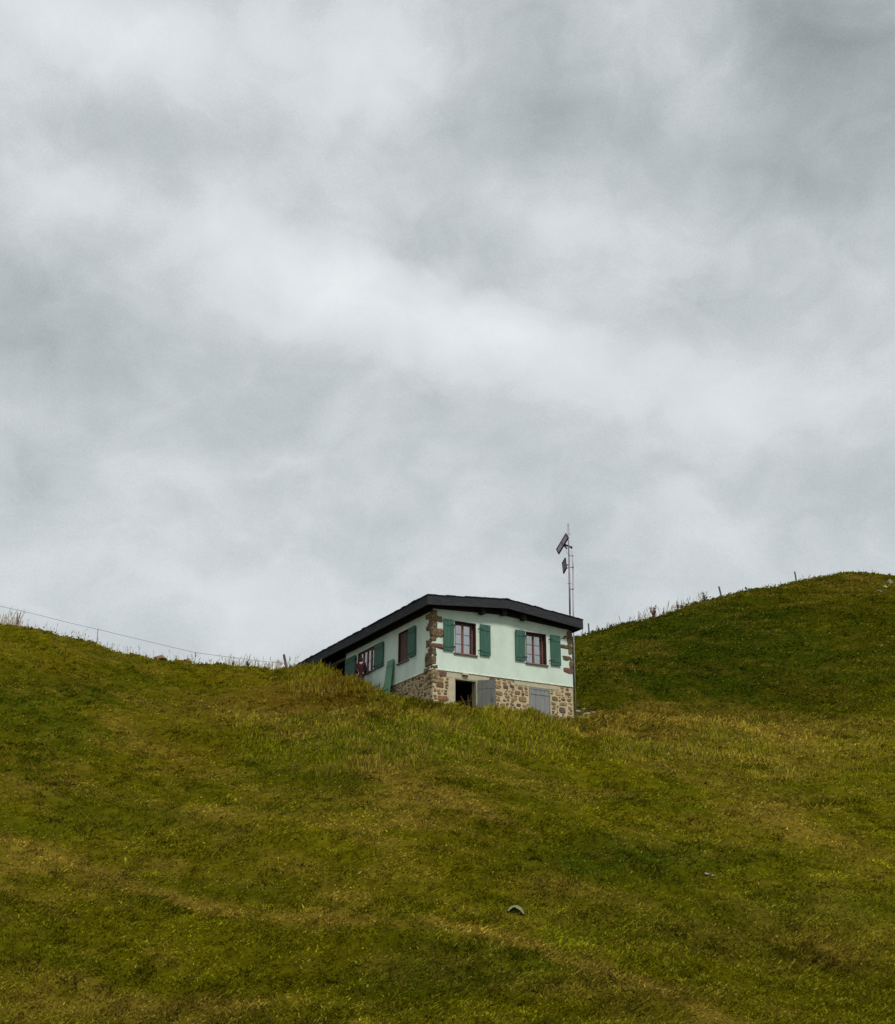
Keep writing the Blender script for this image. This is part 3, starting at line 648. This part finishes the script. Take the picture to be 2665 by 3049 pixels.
# roof
EV0, EV1 = -.5, 12.2; U0, U1 = -.49, 6.44
rb = MB(); th = .12
for a, b in ((U0+.03, RU), (RU, U1-.03)):
    za, zb = Zl(ztop(a)), Zl(ztop(b))
    rb.add([(a, EV0+.03, za-th), (b, EV0+.03, zb-th), (b, EV1, zb-th), (a, EV1, za-th), (a, EV0+.03, za-.02), (b, EV0+.03, zb-.02), (b, EV1, zb-.02), (a, EV1, za-.02)], [(0,3,2,1),(4,5,6,7),(0,1,5,4),(1,2,6,5),(2,3,7,6),(3,0,4,7)])
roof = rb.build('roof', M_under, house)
fb = MB(); fh = .345; ft = .035
for a, b in ((U0, RU), (RU, U1)):
    za, zb = Zl(ztop(a)), Zl(ztop(b))
    fb.add([(a, EV0, za-fh), (b, EV0, zb-fh), (b, EV0+ft, zb-fh), (a, EV0+ft, za-fh), (a, EV0, za), (b, EV0, zb), (b, EV0+ft, zb), (a, EV0+ft, za)], [(0,3,2,1),(4,5,6,7),(0,1,5,4),(1,2,6,5),(2,3,7,6),(3,0,4,7)])
fb.build('verge_board', M_fascia, roof)
for (ua, ub) in ((U0, U0+ft), (U1-ft, U1)):
    e = MB(); vv = EV0+ft+.001
    while vv < EV1:
        v2 = min(vv+2.4, EV1); e.box(ua, ub, vv, v2-.004, Zl(ztop(ua))-fh+random.uniform(-.006, .006), Zl(ztop(ua))-.005); vv = v2
    e.build('eave_board', M_fascia, roof)
sb = MB()      # slates along the edges and over the slopes
def slate(u, v_, w, l, lift=0):
    za = Zl(ztop(u)); s = -.098 if u > RU else .098; c = random.uniform(.7, 1.3)
    t = random.uniform(.012, .03); zz = za+lift+random.uniform(0, .012); tl = random.uniform(.0, .02)
    u1 = u+w; sb.add([(u, v_, zz), (u1, v_, zz+s*w), (u1, v_+l, zz+s*w), (u, v_+l, zz), (u, v_, zz+t+tl), (u1, v_, zz+s*w+t), (u1, v_+l, zz+s*w+t), (u, v_+l, zz+t+tl)],
        [(0,3,2,1),(4,5,6,7),(0,1,5,4),(1,2,6,5),(2,3,7,6),(3,0,4,7)], (c, c*.95, c*1.05))
vv = EV0-.03
while vv < EV1:
    l = random.uniform(.24, .36); uu = U0-random.uniform(.01, .05)
    k = 0
    while uu < U1-.01:
        w_ = min(.40, U1+.02-uu)
        if uu < RU < uu+w_: w_ = RU-uu+.001
        slate(uu, vv, w_-.004, l-.006, .004 if k % 2 else .012); uu += w_; k += 1
    vv += l
sb.build('slate_covering', M_slate, roof)
rc = MB(); vv = EV0-.04
while vv < EV1: rc.box(RU-.09, RU+.09, vv, vv+.38, Zl(12.825), Zl(12.865), j=.004); vv += .385
rc.build('ridge_cap', M_fascia, roof)
pl = MB()      # dark strips added under the eaves, standing for the soffit's shade band
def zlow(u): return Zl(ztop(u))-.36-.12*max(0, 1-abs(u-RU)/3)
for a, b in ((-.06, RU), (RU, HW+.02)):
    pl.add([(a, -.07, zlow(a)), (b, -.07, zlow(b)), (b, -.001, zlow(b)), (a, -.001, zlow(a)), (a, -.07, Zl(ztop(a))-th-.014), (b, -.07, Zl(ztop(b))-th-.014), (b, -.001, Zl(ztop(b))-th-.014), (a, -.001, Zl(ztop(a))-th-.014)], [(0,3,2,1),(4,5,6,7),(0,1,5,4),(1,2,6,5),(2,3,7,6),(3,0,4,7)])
pl.build('eave_shade_strip', M_under, roof)
pl = MB(); pl.box(-.09, -.002, .001, HL+.02, Zl(12.10), Zl(ztop(-.09))-th-.012); pl.build('eave_shade_strip', M_under, roof)
for u in (2.0, 2.95, 3.85):
    q = MB(); zt = Zl(ztop(u))-th-.001; q.box(u-.09, u+.09, EV0+.16, -.072, zt-.42, zt-.012, j=.004); q.build('purlin_end', M_under, roof, bevel=.01)
for u in (U0+.12, 6.3):
    q = MB(); zt = Zl(ztop(u))-th-.012; q.box(u-.06, u+.06, EV0+.05, EV1-.1, zt-.17, zt-.012); q.build('purlin', M_under, roof)
v_ = .2
while v_ < EV1-.2:
    q = MB(); za = Zl(ztop(U0+.2))-th-.01; q.box(U0+.20, -.095, v_, v_+.09, za-.10, za-.006); q.build('rafter_tail', M_under, roof); v_ += .85
# the open porch under the far end of the roof
pw = MB(); pw.box(1.5, 1.6, HL, EV1-.26, Zl(8.5), Zl(ztop(1.5)-.13)); pw.box(-.3, RU, EV1-.25, EV1-.1, Zl(8.5), 0, top=(Zl(ztop(-.3)-.13), Zl(ztop(RU)-.13))); pw.box(RU, HW, EV1-.25, EV1-.1, Zl(8.5), 0, top=(Zl(ztop(RU)-.13), Zl(ztop(HW)-.13))); pw.box(HW-.1, HW, HL, EV1-.25, Zl(8.5), Zl(12.2)); pw.build('porch_wall', M_under, house)
pb = MB(); pb.box(.02, .16, HL+.001, EV1-.3, Zl(11.90), Zl(12.02)); pb.build('porch_beam', mat('grey_beam', (.10, .095, .085), rough=.9), house)
pp = MB(); pp.box(.02, .16, 11.7, 11.85, Zl(8.6), Zl(11.9)); pp.build('porch_post', M_post, house)
vt = MB(); c = to_uv(*at(998, 1921, 49.5).xy); vt.tube([(U0+.3, 8.6, Zl(12.5)), (U0+.3, 8.6, Zl(12.66))], .035, 8); vt.tube([(U0+.3, 8.6, Zl(12.65)), (U0+.3, 8.6, Zl(12.70))], .055, 8); vt.build('roof_vent', M_fascia, roof)

# ------------------------------------------------------------------ loose things by the house
def lw(u, v_, z): return to_world(u, v_, z)
ls = empty('detached_shutter', lw(-.22, 3.32, hz(*lw(-.22, 3.32, 0).xy)), YAW)
tag(ls, 'faded green detached shutter leaning on the left wall below the windows', 'shutter')
zb = ls.location.z; top = 10.90-zb
q = MB()
for i in range(3): q.slab((0, -.27+.18*i, .0), (0, .176, 0), (  .17, 0, top), (-.035, 0, .01))
q.build('leaf', M_green2, ls, bevel=.003)
for k in (.16, .82):
    q = MB(); q.slab((-.035+.17*k, -.25, top*k), (0, .50, 0), (.17*.07, 0, top*.07), (-.015, 0, .004))
    q.build('batten', M_green2, ls)
def rock(name, loc, size, m_, label, cat='rock', group=None, seed=0, flat=.6):
    bm = bmesh.new(); bmesh.ops.create_icosphere(bm, subdivisions=3, radius=1); rr = random.Random(seed)
    pl = [(Vector((rr.gauss(0, 1), rr.gauss(0, 1), rr.gauss(0, 1))).normalized(), rr.uniform(.55, .9)) for _ in range(11)]
    for v in bm.verts:
        for nrm, d in pl:
            e = v.co.dot(nrm)
            if e > d: v.co -= nrm*(e-d)*.92
        v.co *= 1+.04*rr.random(); v.co.x *= size[0]; v.co.y *= size[1]; v.co.z *= size[2]
    me = bpy.data.meshes.new(name); bm.to_mesh(me); bm.free(); me.materials.append(m_)
    o = bpy.data.objects.new(name, me); COL.objects.link(o); o.location = loc; o.rotation_euler = (rr.uniform(-.2, .2), rr.uniform(-.2, .2), rr.uniform(0, 3)); tag(o, label, cat, group); return o
def rk(px, py, s, m_, label, seed, group=None, lift=.0, Y=None, name='rock'):
    p = ground_at(px, py) if Y is None else at(px, py, Y); rock(name, p+Vector((0, 0, lift)), s, m_, label, 'rock', group, seed)
rk(1172, 2079, (.14,.10,.07), M_pale, 'pale yellow stone in the grass below the leaning shutter, left of its pair', 3, 'pale stones below the left wall', .03)
rk(1184, 2085, (.11,.09,.06), M_pale, 'smaller pale yellow stone beside its larger neighbour near the left wall foot', 4, 'pale stones below the left wall', .03)
RP = [(1722,2128,.16,'grey angular rock touching the foot of the right house corner'),(1738,2120,.13,'small grey rock on top of the rubble right of the house'),(1745,2141,.22,'largest pale grey boulder in the rubble right of the house'),
      (1766,2131,.14,'grey rock at the right end of the rubble heap by the house'),(1728,2150,.12,'low dark grey rock at the bottom of the rubble right of the house'),(1786,2124,.08,'tiny pale stone just right of the rubble heap by the house')]
for i, (x, y, s, lab) in enumerate(RP): rk(x, y, (s*1.6, s*1.2, s*1.15), M_rock, lab, 20+i, 'rubble heap right of the house', s*.55)
rk(2106, 2608, (.10,.07,.05), M_rock, 'grey stone lying in the grass at lower right', 31, None, .03)
rk(2124, 2611, (.09,.06,.03), M_rock, 'flat stone touching the larger grey stone at lower right', 32, None, .02)
rk(1965, 2278, (.05,.04,.03), M_rock, 'small dark stone in the grass below the right bank', 33, None, .02)
rk(2636, 1752, (.17,.15,.14), M_pale, 'pale rock on the right hilltop at the edge of view', 34, None, .05)
rk(2652, 1740, (.24,.2,.24), M_rock, 'grey rock behind the pale one on the right hilltop', 35, None, .1)
rk(2620, 1764, (.40,.2,.06), M_rock, 'flat rock ledge under the two rocks on the right hilltop', 36, None, .0)
rk(1355, 2714, (.07,.06,.06), M_soil, 'small dark brown clod in the grass left of the pipe end', 37, None, .03)
rk(872, 2285, (.10,.05,.03), M_rock, 'thin grey stone in the grass far below the house left end', 38, None, .02)
p = crest_at(486); rock('rock', p+Vector((0, 0, .06)), (.36, .3, .16), M_brownrock, 'reddish brown slab rock breaking the left skyline below the fence wire', 'rock', None, 41)
p = crest_at(566); rock('rock', p+Vector((0, 0, .04)), (.14, .14, .14), M_brownrock, 'small reddish brown rock on the left skyline beside a thin fence post', 'rock', None, 42)
pk = MB(); a = lw(-.75, 3.2, 0); b = lw(-.5, 2.0, 0); a.z = hz(a.x, a.y)+.10; b.z = hz(b.x, b.y)+.12
d = (b-a); pk.slab(a, d, (0, -.10, .02), (0, 0, .04)); o = pk.build('plank', mat('grey_plank', (.26, .22, .15), rough=.9, var=.2, scale=10), None, bevel=.004); tag(o, 'weathered plank lying in the grass under the left wall', 'plank')
q = MB(); c0 = lw(1.0, .55, 7.8); ax = Vector((dFx, dFy, 0)); ay = Vector((-dFy, dFx, 0))
tr = empty('sawhorse', c0, YAW); tag(tr, 'pale board on trestle legs just inside the dark cellar doorway', 'trestle')
q.box(.02, .42, 0, .14, 1.04, 1.08); q.build('board', mat('pale_board', (.42, .36, .24), rough=.9), tr)
for (x, y) in ((.06, .02), (.36, .02), (.06, .12), (.36, .12)):
    q = MB(); q.box(x-.015, x+.015, y-.015, y+.015, 0, 1.04); q.build('leg', mat('board_leg', (.2, .16, .1), rough=.9), tr)

# pipe end half buried in the slope
pc = ground_at(1535, 2722)-Vector((0, 0, .02)); pe = empty('pipe_end', pc, 0); tag(pe, 'pale lichened pipe end half buried in the lower slope', 'pipe')
q = MB(); rad = .185; n = 18; pts = []
A0, A1 = R(2), R(158)
vs = []; fs = []
for i in range(n+1):
    t = A0+(A1-A0)*i/n
    th_ = .026+.034*math.sin(math.pi*i/n)**.5*(1.3 if i < n*.55 else .6)
    for (rr, yy) in ((rad, -.06), (rad, .35), (rad-th_, .35), (rad-th_, -.06)): vs.append((math.cos(t)*rr, yy, math.sin(t)*rr+.02))
for i in range(n):
    for k in range(4): fs.append((i*4+k, i*4+(k+1) % 4, (i+1)*4+(k+1) % 4, (i+1)*4+k))
fs += [(0, 1, 2, 3), (n*4+3, n*4+2, n*4+1, n*4)]
q.add(vs, fs); q.build('pipe_wall', M_conc, pe, bevel=.006)
q = MB(); q.box(-.12, .15, .03, .3, -.1, .14, j=.02); q.build('pipe_hollow', mat('hollow_shade_green', (.06, .062, .008), rough=1), pe, bevel=.04)  # solid plug, the hollow's shade put into its dark grass green

# ------------------------------------------------------------------ mast with panels
MY = 46.6
gb = at(1698, 2100, MY); gz = hz(gb.x, gb.y)
mast = empty('antenna_mast', (gb.x, gb.y, gz)); tag(mast, 'tall thin steel mast with two tilted dark panels beside the right end of the roof', 'mast')
def loc(px, py, Y=MY): return at(px, py, Y)-mast.location
top_ = loc(1691.5, 1559); x_ = loc(1697.5, 1833).x; 
foot = Vector((loc(1698.5, 1900).x+.0, 0, -.2))
q = MB(); q.tube([foot, loc(1697.2, 1830)], .038, 10); q.tube([loc(1697.2, 1830), loc(1694.5, 1655)], .038, 10); q.build('lower_tube', M_rust, mast, smooth=True)
q = MB(); q.tube([loc(1694.8, 1680), top_], .026, 8); q.build('upper_tube', M_steel, mast, smooth=True)
q = MB(); f2 = loc(1709, 2002); f2.z = -.2
q.tube([f2, loc(1708.5, 1900), loc(1707.2, 1833), loc(1706, 1675)], .028, 8); q.tube([loc(1706, 1690), loc(1703, 1641)], .012, 8); q.build('side_tube', M_steel, mast, smooth=True)
for py in (1654, 1689, 1754):
    q = MB(); a, b = loc(1693.5, py), loc(1706.5, py+.5); q.tube([a, b], .012, 6); q.tube([b+Vector((-.04, 0, 0)), b+Vector((.02, 0, 0))], .035, 8); q.build('clamp', M_black if py != 1654 else M_steel, mast)
q = MB(); a = loc(1692.5, 1589); q.tube([a, a+Vector((.09, 0, 0))], .022, 8); q.build('clamp', M_steel, mast)
q = MB(); q.tube([loc(1690, 1737), loc(1702, 1737.5)], .02, 8); q.build('clamp', M_steel, mast)
def panel(c, ldir, sdir, px_arm):
    """c,ldir,sdir: corner and edge vectors in mast space"""
    n_ = ldir.cross(sdir).normalized()
    if n_.y > 0: n_ = -n_
    q = MB(); q.slab(c+ldir*.04+sdir*.05-n_*.02, ldir*.92, sdir*.90, n_*.02); q.build('panel_face', M_panel, mast)
    q = MB(); fwl = ldir*.065; fws = sdir*.10
    q.slab(c-n_*.04, ldir, fws, n_*.055); q.slab(c+sdir-fws-n_*.04, ldir, fws, n_*.055)
    q.slab(c+fws-n_*.04, fwl, sdir-fws*2, n_*.054); q.slab(c+ldir-fwl+fws-n_*.04, fwl, sdir-fws*2, n_*.054)
    q.slab(c+ldir*.47+fws-n_*.04, ldir*.05, sdir-fws*2, n_*.053)
    q.build('panel_frame', M_black, mast)
    return c+ldir*.5+sdir*.5-n_*.04
pxm = MY/F*1.04
A = loc(1685.2, 1587.3, MY+.18)
lv = loc(1656.2, 1636.2, MY+.45)-A; sv = loc(1690.2, 1606.4, MY-.30)-A
sv = (sv-lv*(sv.dot(lv)/lv.length_squared)*.35)*.9
pcn = panel(A, lv, sv, 0)
q = MB(); e = loc(1702.5, 1630, MY+.05); q.tube([pcn, e], [.05, .035], 8); q.tube([e-Vector((.05, 0, 0)), e+Vector((.02, 0, 0))], .06, 8); q.tube([pcn+Vector((.02, 0, -.05)), e+Vector((-.2, 0, -.06))], .03, 6); q.build('bracket', M_black, mast)
A = loc(1682.7, 1660, MY+.1); lv = loc(1673.6, 1677, MY+.22)-A; sv = loc(1686.6, 1691, MY-.18)-A
pcn = panel(A, lv, sv, 0); q = MB(); q.tube([pcn, loc(1693, 1681)], .025, 8); q.tube([pcn+Vector((0, 0, -.1)), loc(1693, 1691)], .018, 8); q.build('bracket', M_black, mast)
q = MB(); q.tube([loc(1684, 1638), loc(1686, 1644), loc(1691, 1650)], .006, 5); q.build('cable', M_black, mast)

# ------------------------------------------------------------------ fences
def fence_left():
    Yf_ = 53.5; fp = [(292, 1874, 52.9), (582, 1943, 52.6), (-250, 1745, 54), (-60, 1790, 53.5), (120, 1834, 53.2)]
    root = empty('wire_fence', at(292, 1920, 52.9)); o0 = root.location.copy()
    tag(root, 'thin wire fence with slender posts behind the left ridge', 'fence')
    for (x, y, Y) in fp:
        if x in (120, -60): continue
        t_ = at(x, y, Y); q = MB(); q.tube([Vector((t_.x+.01, t_.y, hz(t_.x, t_.y)-.2))-o0, t_-o0+Vector((0, 0, .03))], .016, 6); q.build('post', M_post, root)
    w_ = [(-250,1745,54),(-60,1790,53.5),(0,1805,53.4),(60,1818,53.3),(118,1832,53.2),(200,1853,53),(292,1874,52.9),(370,1893,52.8),(450,1912,52.7),(520,1929,52.65),(582,1943,52.6),(640,1951,52.6),(710,1960,52.5),(780,1969,52.3),(846,1975,52)]
    q = MB(); q.tube([at(*p)-o0 for p in w_], .0085, 5); q.build('wire', mat('fence_wire', (.12, .12, .13), rough=.6), root)
fence_left()
def post(x0, y0, x1, y1, Y, r, label, group=None):
    Y = crest_at(x1, *((66, 86) if Y > 60 else (46, 58))).y+.15; b = at(x1, y1, Y); zb_ = min(hz(b.x, b.y), b.z); o = empty('fence_post', (b.x, b.y, zb_)); tp = at(x0, y0, Y)-o.location
    ft_ = (b-at(x0, y0, Y)); k = (zb_-.25-at(x0, y0, Y).z)/ft_.z if ft_.z else 1
    q = MB(); q.tube([tp*1.0+ft_*k, tp+ft_*.5, tp, tp+Vector((0, 0, .03))], [r, r*1.02, r*.95, r*.5], 8)
    me = q.build('fence_post', M_post); me.location = o.location; bpy.data.objects.remove(o); tag(me, label, 'post', group)
post(845.5, 1950, 853.5, 1990, 51.9, .055, 'leaning dark wooden post on the left ridge just left of the roof end')
G_ = 'posts along the right ridge'
post(1752, 1857, 1755, 1893, 76.2, .048, 'short upright post on the ridge just right of the roof corner', G_)
post(2140.5, 1747, 2150, 1783, 78.2, .060, 'leaning post halfway up the right ridge beside a leafy weed', G_)
post(2366.5, 1703, 2371, 1729, 80.2, .055, 'topmost post on the right ridge below the summit', G_)

# ------------------------------------------------------------------ weeds and small bushes
def weed(name, px, py, Y, h, n, cols, label, cat, spread=.12, leaf=.07, group=None):
    b = crest_at(px, 66, 86) if Y > 60 else (crest_at(px) if px < 800 else at(px, py, Y)); b.z = hz(b.x, b.y) if Y > 60 or px < 800 else min(b.z, hz(b.x, b.y)+.05); o = empty(name, b); tag(o, label, cat, group)
    s = MB(); lf = MB()
    for i in range(n):
        t = random.uniform(0, 6.28); hh = h*random.uniform(.55, 1); x = math.cos(t)*spread*random.random(); y = math.sin(t)*spread*random.random()
        tp = Vector((x*2.2, y*2.2, hh)); s.tube([(x*.3, y*.3, -.1), (x, y, hh*.5), tp], [.012, .010, .004], 5, random.choice(cols))
        for k in range(int(14*hh/.5)):
            f_ = random.uniform(.15, 1.0); c = Vector((x*2.2*f_, y*2.2*f_, hh*f_)); a = random.uniform(0, 6.28); d = Vector((math.cos(a), math.sin(a), random.uniform(-.1, .8))).normalized()*leaf*random.uniform(.5, 1.2)*(1.2-.6*f_)
            sd = d.cross(Vector((random.gauss(0, 1), random.gauss(0, 1), random.gauss(0, 1)))).normalized()*d.length*.3
            lf.add([c, c+d*.5+sd, c+d, c+d*.5-sd], [(0, 1, 2, 3)], random.choice(cols))
    s.build('stem', M_leaf, o); lf.build('leaves', M_leaf, o); return o
GC = [(.05,.075,.02),(.06,.09,.03),(.08,.09,.025)]; RC = [(.17,.06,.035),(.22,.09,.05),(.13,.06,.04),(.16,.12,.05)]; BC = [(.11,.09,.03),(.14,.10,.04),(.07,.075,.02)]
weed('weed', 2108, 1792, 77.4, .85, 5, GC, 'leafy green weed on the right ridge left of the leaning post', 'weed', .2, .16)
weed('dock_plant', 1952, 1846, 76.4, .95, 6, RC, 'tall rust red dock plant on the right ridge', 'weed', .16, .17)
weed('dock_plant', 2025, 1824, 76.9, .55, 4, RC+GC, 'short purplish dock plant on the ridge between the red dock and the leafy weed', 'weed', .1, .15)
weed('dock_plant', 1980, 1838, 76.6, .65, 4, RC+GC, 'pale pinkish seeding plant just right of the rust red dock', 'weed', .12, .08)
weed('bush', 698, 1988, 51.6, .26, 9, BC, 'small round brown bush on the left ridge, left of its taller pair', 'bush', .10, .07)
weed('bush', 744, 1990, 51.5, .34, 11, BC, 'taller brown tuft bush on the left ridge nearer the leaning post', 'bush', .10, .07)
weed('weed', 45, 1866, 52.2, .75, 7, RC+BC, 'reddish dry weed cluster on the far left skyline under the wire', 'weed', .16, .06)
weed('nettle_clump', 935, 1995, 49.9, .35, 14, GC+BC, 'dark leafy nettles growing where the roof end meets the ridge', 'weed', .35, .10)
weed('nettle_clump', 975, 2004, 48.8, .35, 14, GC+BC, 'leafy nettles in front of the dark porch opening', 'weed', .3, .10)
for i_, (x_, y_, Y_, h_, lab_) in enumerate([(905,2000,50.2,.30,'low brownish nettles at the very tip of the roof'),(955,2022,49.0,.34,'leafy nettles below the tip of the roof, nearer the viewer'),(1010,2016,47.9,.30,'leafy weeds between the porch opening and the left shutter'),(1045,2022,47.0,.26,'rusty weeds in front of the far left shutter'),(1110,2046,45.4,.24,'rusty weeds between the person and the leaning shutter')]):
    weed('nettle_clump', x_, y_, Y_, h_, 12, (GC+BC) if i_ < 2 else RC+BC, lab_, 'weed', .35, .09)
weed('weed', 1395, 2108, 41.8, .62, 6, BC+RC, 'dry brown weed growing in front of the open cellar door', 'weed', .14, .07)
weed('weed', 1080, 2030, 45.6, .30, 9, RC+BC, 'rusty brown weed at the feet of the person', 'weed', .25, .07)

# ------------------------------------------------------------------ person by the left window
def person():
    h0 = at(1076, 1960, 46.35); gx, gy = h0.x, h0.y
    gz_ = hz(gx, gy); H = h0.z+.06-gz_; k = H/1.70
    root = empty('person', (gx, gy, gz_), YAW+R(150)); root.scale = (k*.86, k*.86, k)
    tag(root, 'person in a dark red top standing in front of the left wall window', 'person')
    skin_m = mat('skin', (.42, .24, .17), rough=.6, var=.05); red_m = mat('red_top', (.036, .005, .008), rough=.9, var=.2, scale=8); dk = mat('dark_trousers', (.014, .012, .018), rough=.9); hair_m = mat('dark_hair', (.02, .012, .01), rough=.7)
    def skin(name, verts, edges, rad, m_, sub=2):
        me = bpy.data.meshes.new(name); me.from_pydata(verts, edges, []); me.materials.append(m_)
        o = bpy.data.objects.new(name, me); COL.objects.link(o); o.parent = root
        sk = o.modifiers.new('skin', 'SKIN'); sk.use_smooth_shade = True
        lay = me.skin_vertices[0].data if me.skin_vertices else None
        if lay is None: return o
        for i, r in enumerate(rad): lay[i].radius = (r, r) if not isinstance(r, tuple) else r
        lay[0].use_root = True
        s = o.modifiers.new('sub', 'SUBSURF'); s.levels = s.render_levels = sub; return o
    def mk(name, verts, edges, rad, m_, sub=2):
        # create through bmesh so the skin layer exists
        me = bpy.data.meshes.new(name); bm = bmesh.new(); ly = bm.verts.layers.skin.verify()
        bv = [bm.verts.new(v) for v in verts]
        for v_, r in zip(bv, rad): v_[ly].radius = r if isinstance(r, tuple) else (r, r)
        bv[0][ly].use_root = True
        for a, b in edges: bm.edges.new((bv[a], bv[b]))
        bm.to_mesh(me); bm.free(); me.materials.append(m_)
        o = bpy.data.objects.new(name, me); COL.objects.link(o); o.parent = root
        sk = o.modifiers.new('skin', 'SKIN'); sk.use_smooth_shade = True
        s = o.modifiers.new('sub', 'SUBSURF'); s.levels = s.render_levels = sub; return o
    V = [(0,0,.95),(0,.01,1.15),(0,.0,1.34),(0,0,1.45),(0,-.01,1.53),(0,-.02,1.60),(0,-.015,1.66)]; E_ = [(0,1),(1,2),(2,3),(3,4),(4,5),(5,6)]; Rr = [(.13,.10),(.12,.09),(.14,.10),.055,.075,.085,.06]
    V.append((0,-.115,1.575)); E_.append((5,7)); Rr.append(.014)     # nose
    for s in (-1, 1):
        b = len(V); V += [(s*.085,0,.90),(s*.10,-.02,.50),(s*.10,.02,.09),(s*.11,-.13,.03)]; E_ += [(0,b),(b,b+1),(b+1,b+2),(b+2,b+3)]; Rr += [.085,.055,.04,.035]
        b = len(V); V += [(s*.18,0,1.38),(s*.24,.02,1.12),(s*.17,-.20,1.02),(s*.14,-.28,1.03)]; E_ += [(2,b),(b,b+1),(b+1,b+2),(b+2,b+3)]; Rr += [.055,.042,.030,(.035,.018)]
        for f_ in range(5):
            c = len(V); off = (f_-2)*.018; ln = (.035,.06,.065,.06,.045)[f_]; th2 = f_ == 0
            V += [(s*.14+off, -.30, 1.03-(.02 if th2 else 0)), (s*.14+off, -.30-ln*.6, 1.01), (s*.14+off*1.1, -.30-ln, .985)]
            E_ += [(b+3, c), (c, c+1), (c+1, c+2)]; Rr += [.009, .0085, .007]
    mk('body', V, E_, Rr, skin_m)
    mk('red_top', [(0,0,.82),(0,.01,1.12),(0,0,1.35),(0,0,1.43),(-.18,0,1.385),(-.245,.02,1.12),(-.175,-.19,1.025),(.18,0,1.385),(.245,.02,1.12),(.175,-.19,1.025)], [(0,1),(1,2),(2,3),(2,4),(4,5),(5,6),(2,7),(7,8),(8,9)], [(.155,.12),(.14,.105),(.155,.12),.07,.07,.058,.045,.07,.058,.045], red_m)
    mk('trousers', [(0,0,1.02),(-.085,0,.88),(-.10,-.02,.50),(-.10,.02,.10),(.085,0,.88),(.10,-.02,.50),(.10,.02,.10)], [(0,1),(1,2),(2,3),(0,4),(4,5),(5,6)], [(.14,.115),.10,.07,.06,.10,.07,.06], dk)
    mk('hair', [(0,.015,1.645),(0,.035,1.58),(0,.05,1.47)], [(0,1),(1,2)], [.10,.10,.075], hair_m)
    for s in (-1, 1): mk('shoe', [(s*.10,.03,.05),(s*.11,-.06,.04),(s*.11,-.16,.035)], [(0,1),(1,2)], [.05,.045,.038], dk)
person()
print('objects', len(bpy.data.objects))
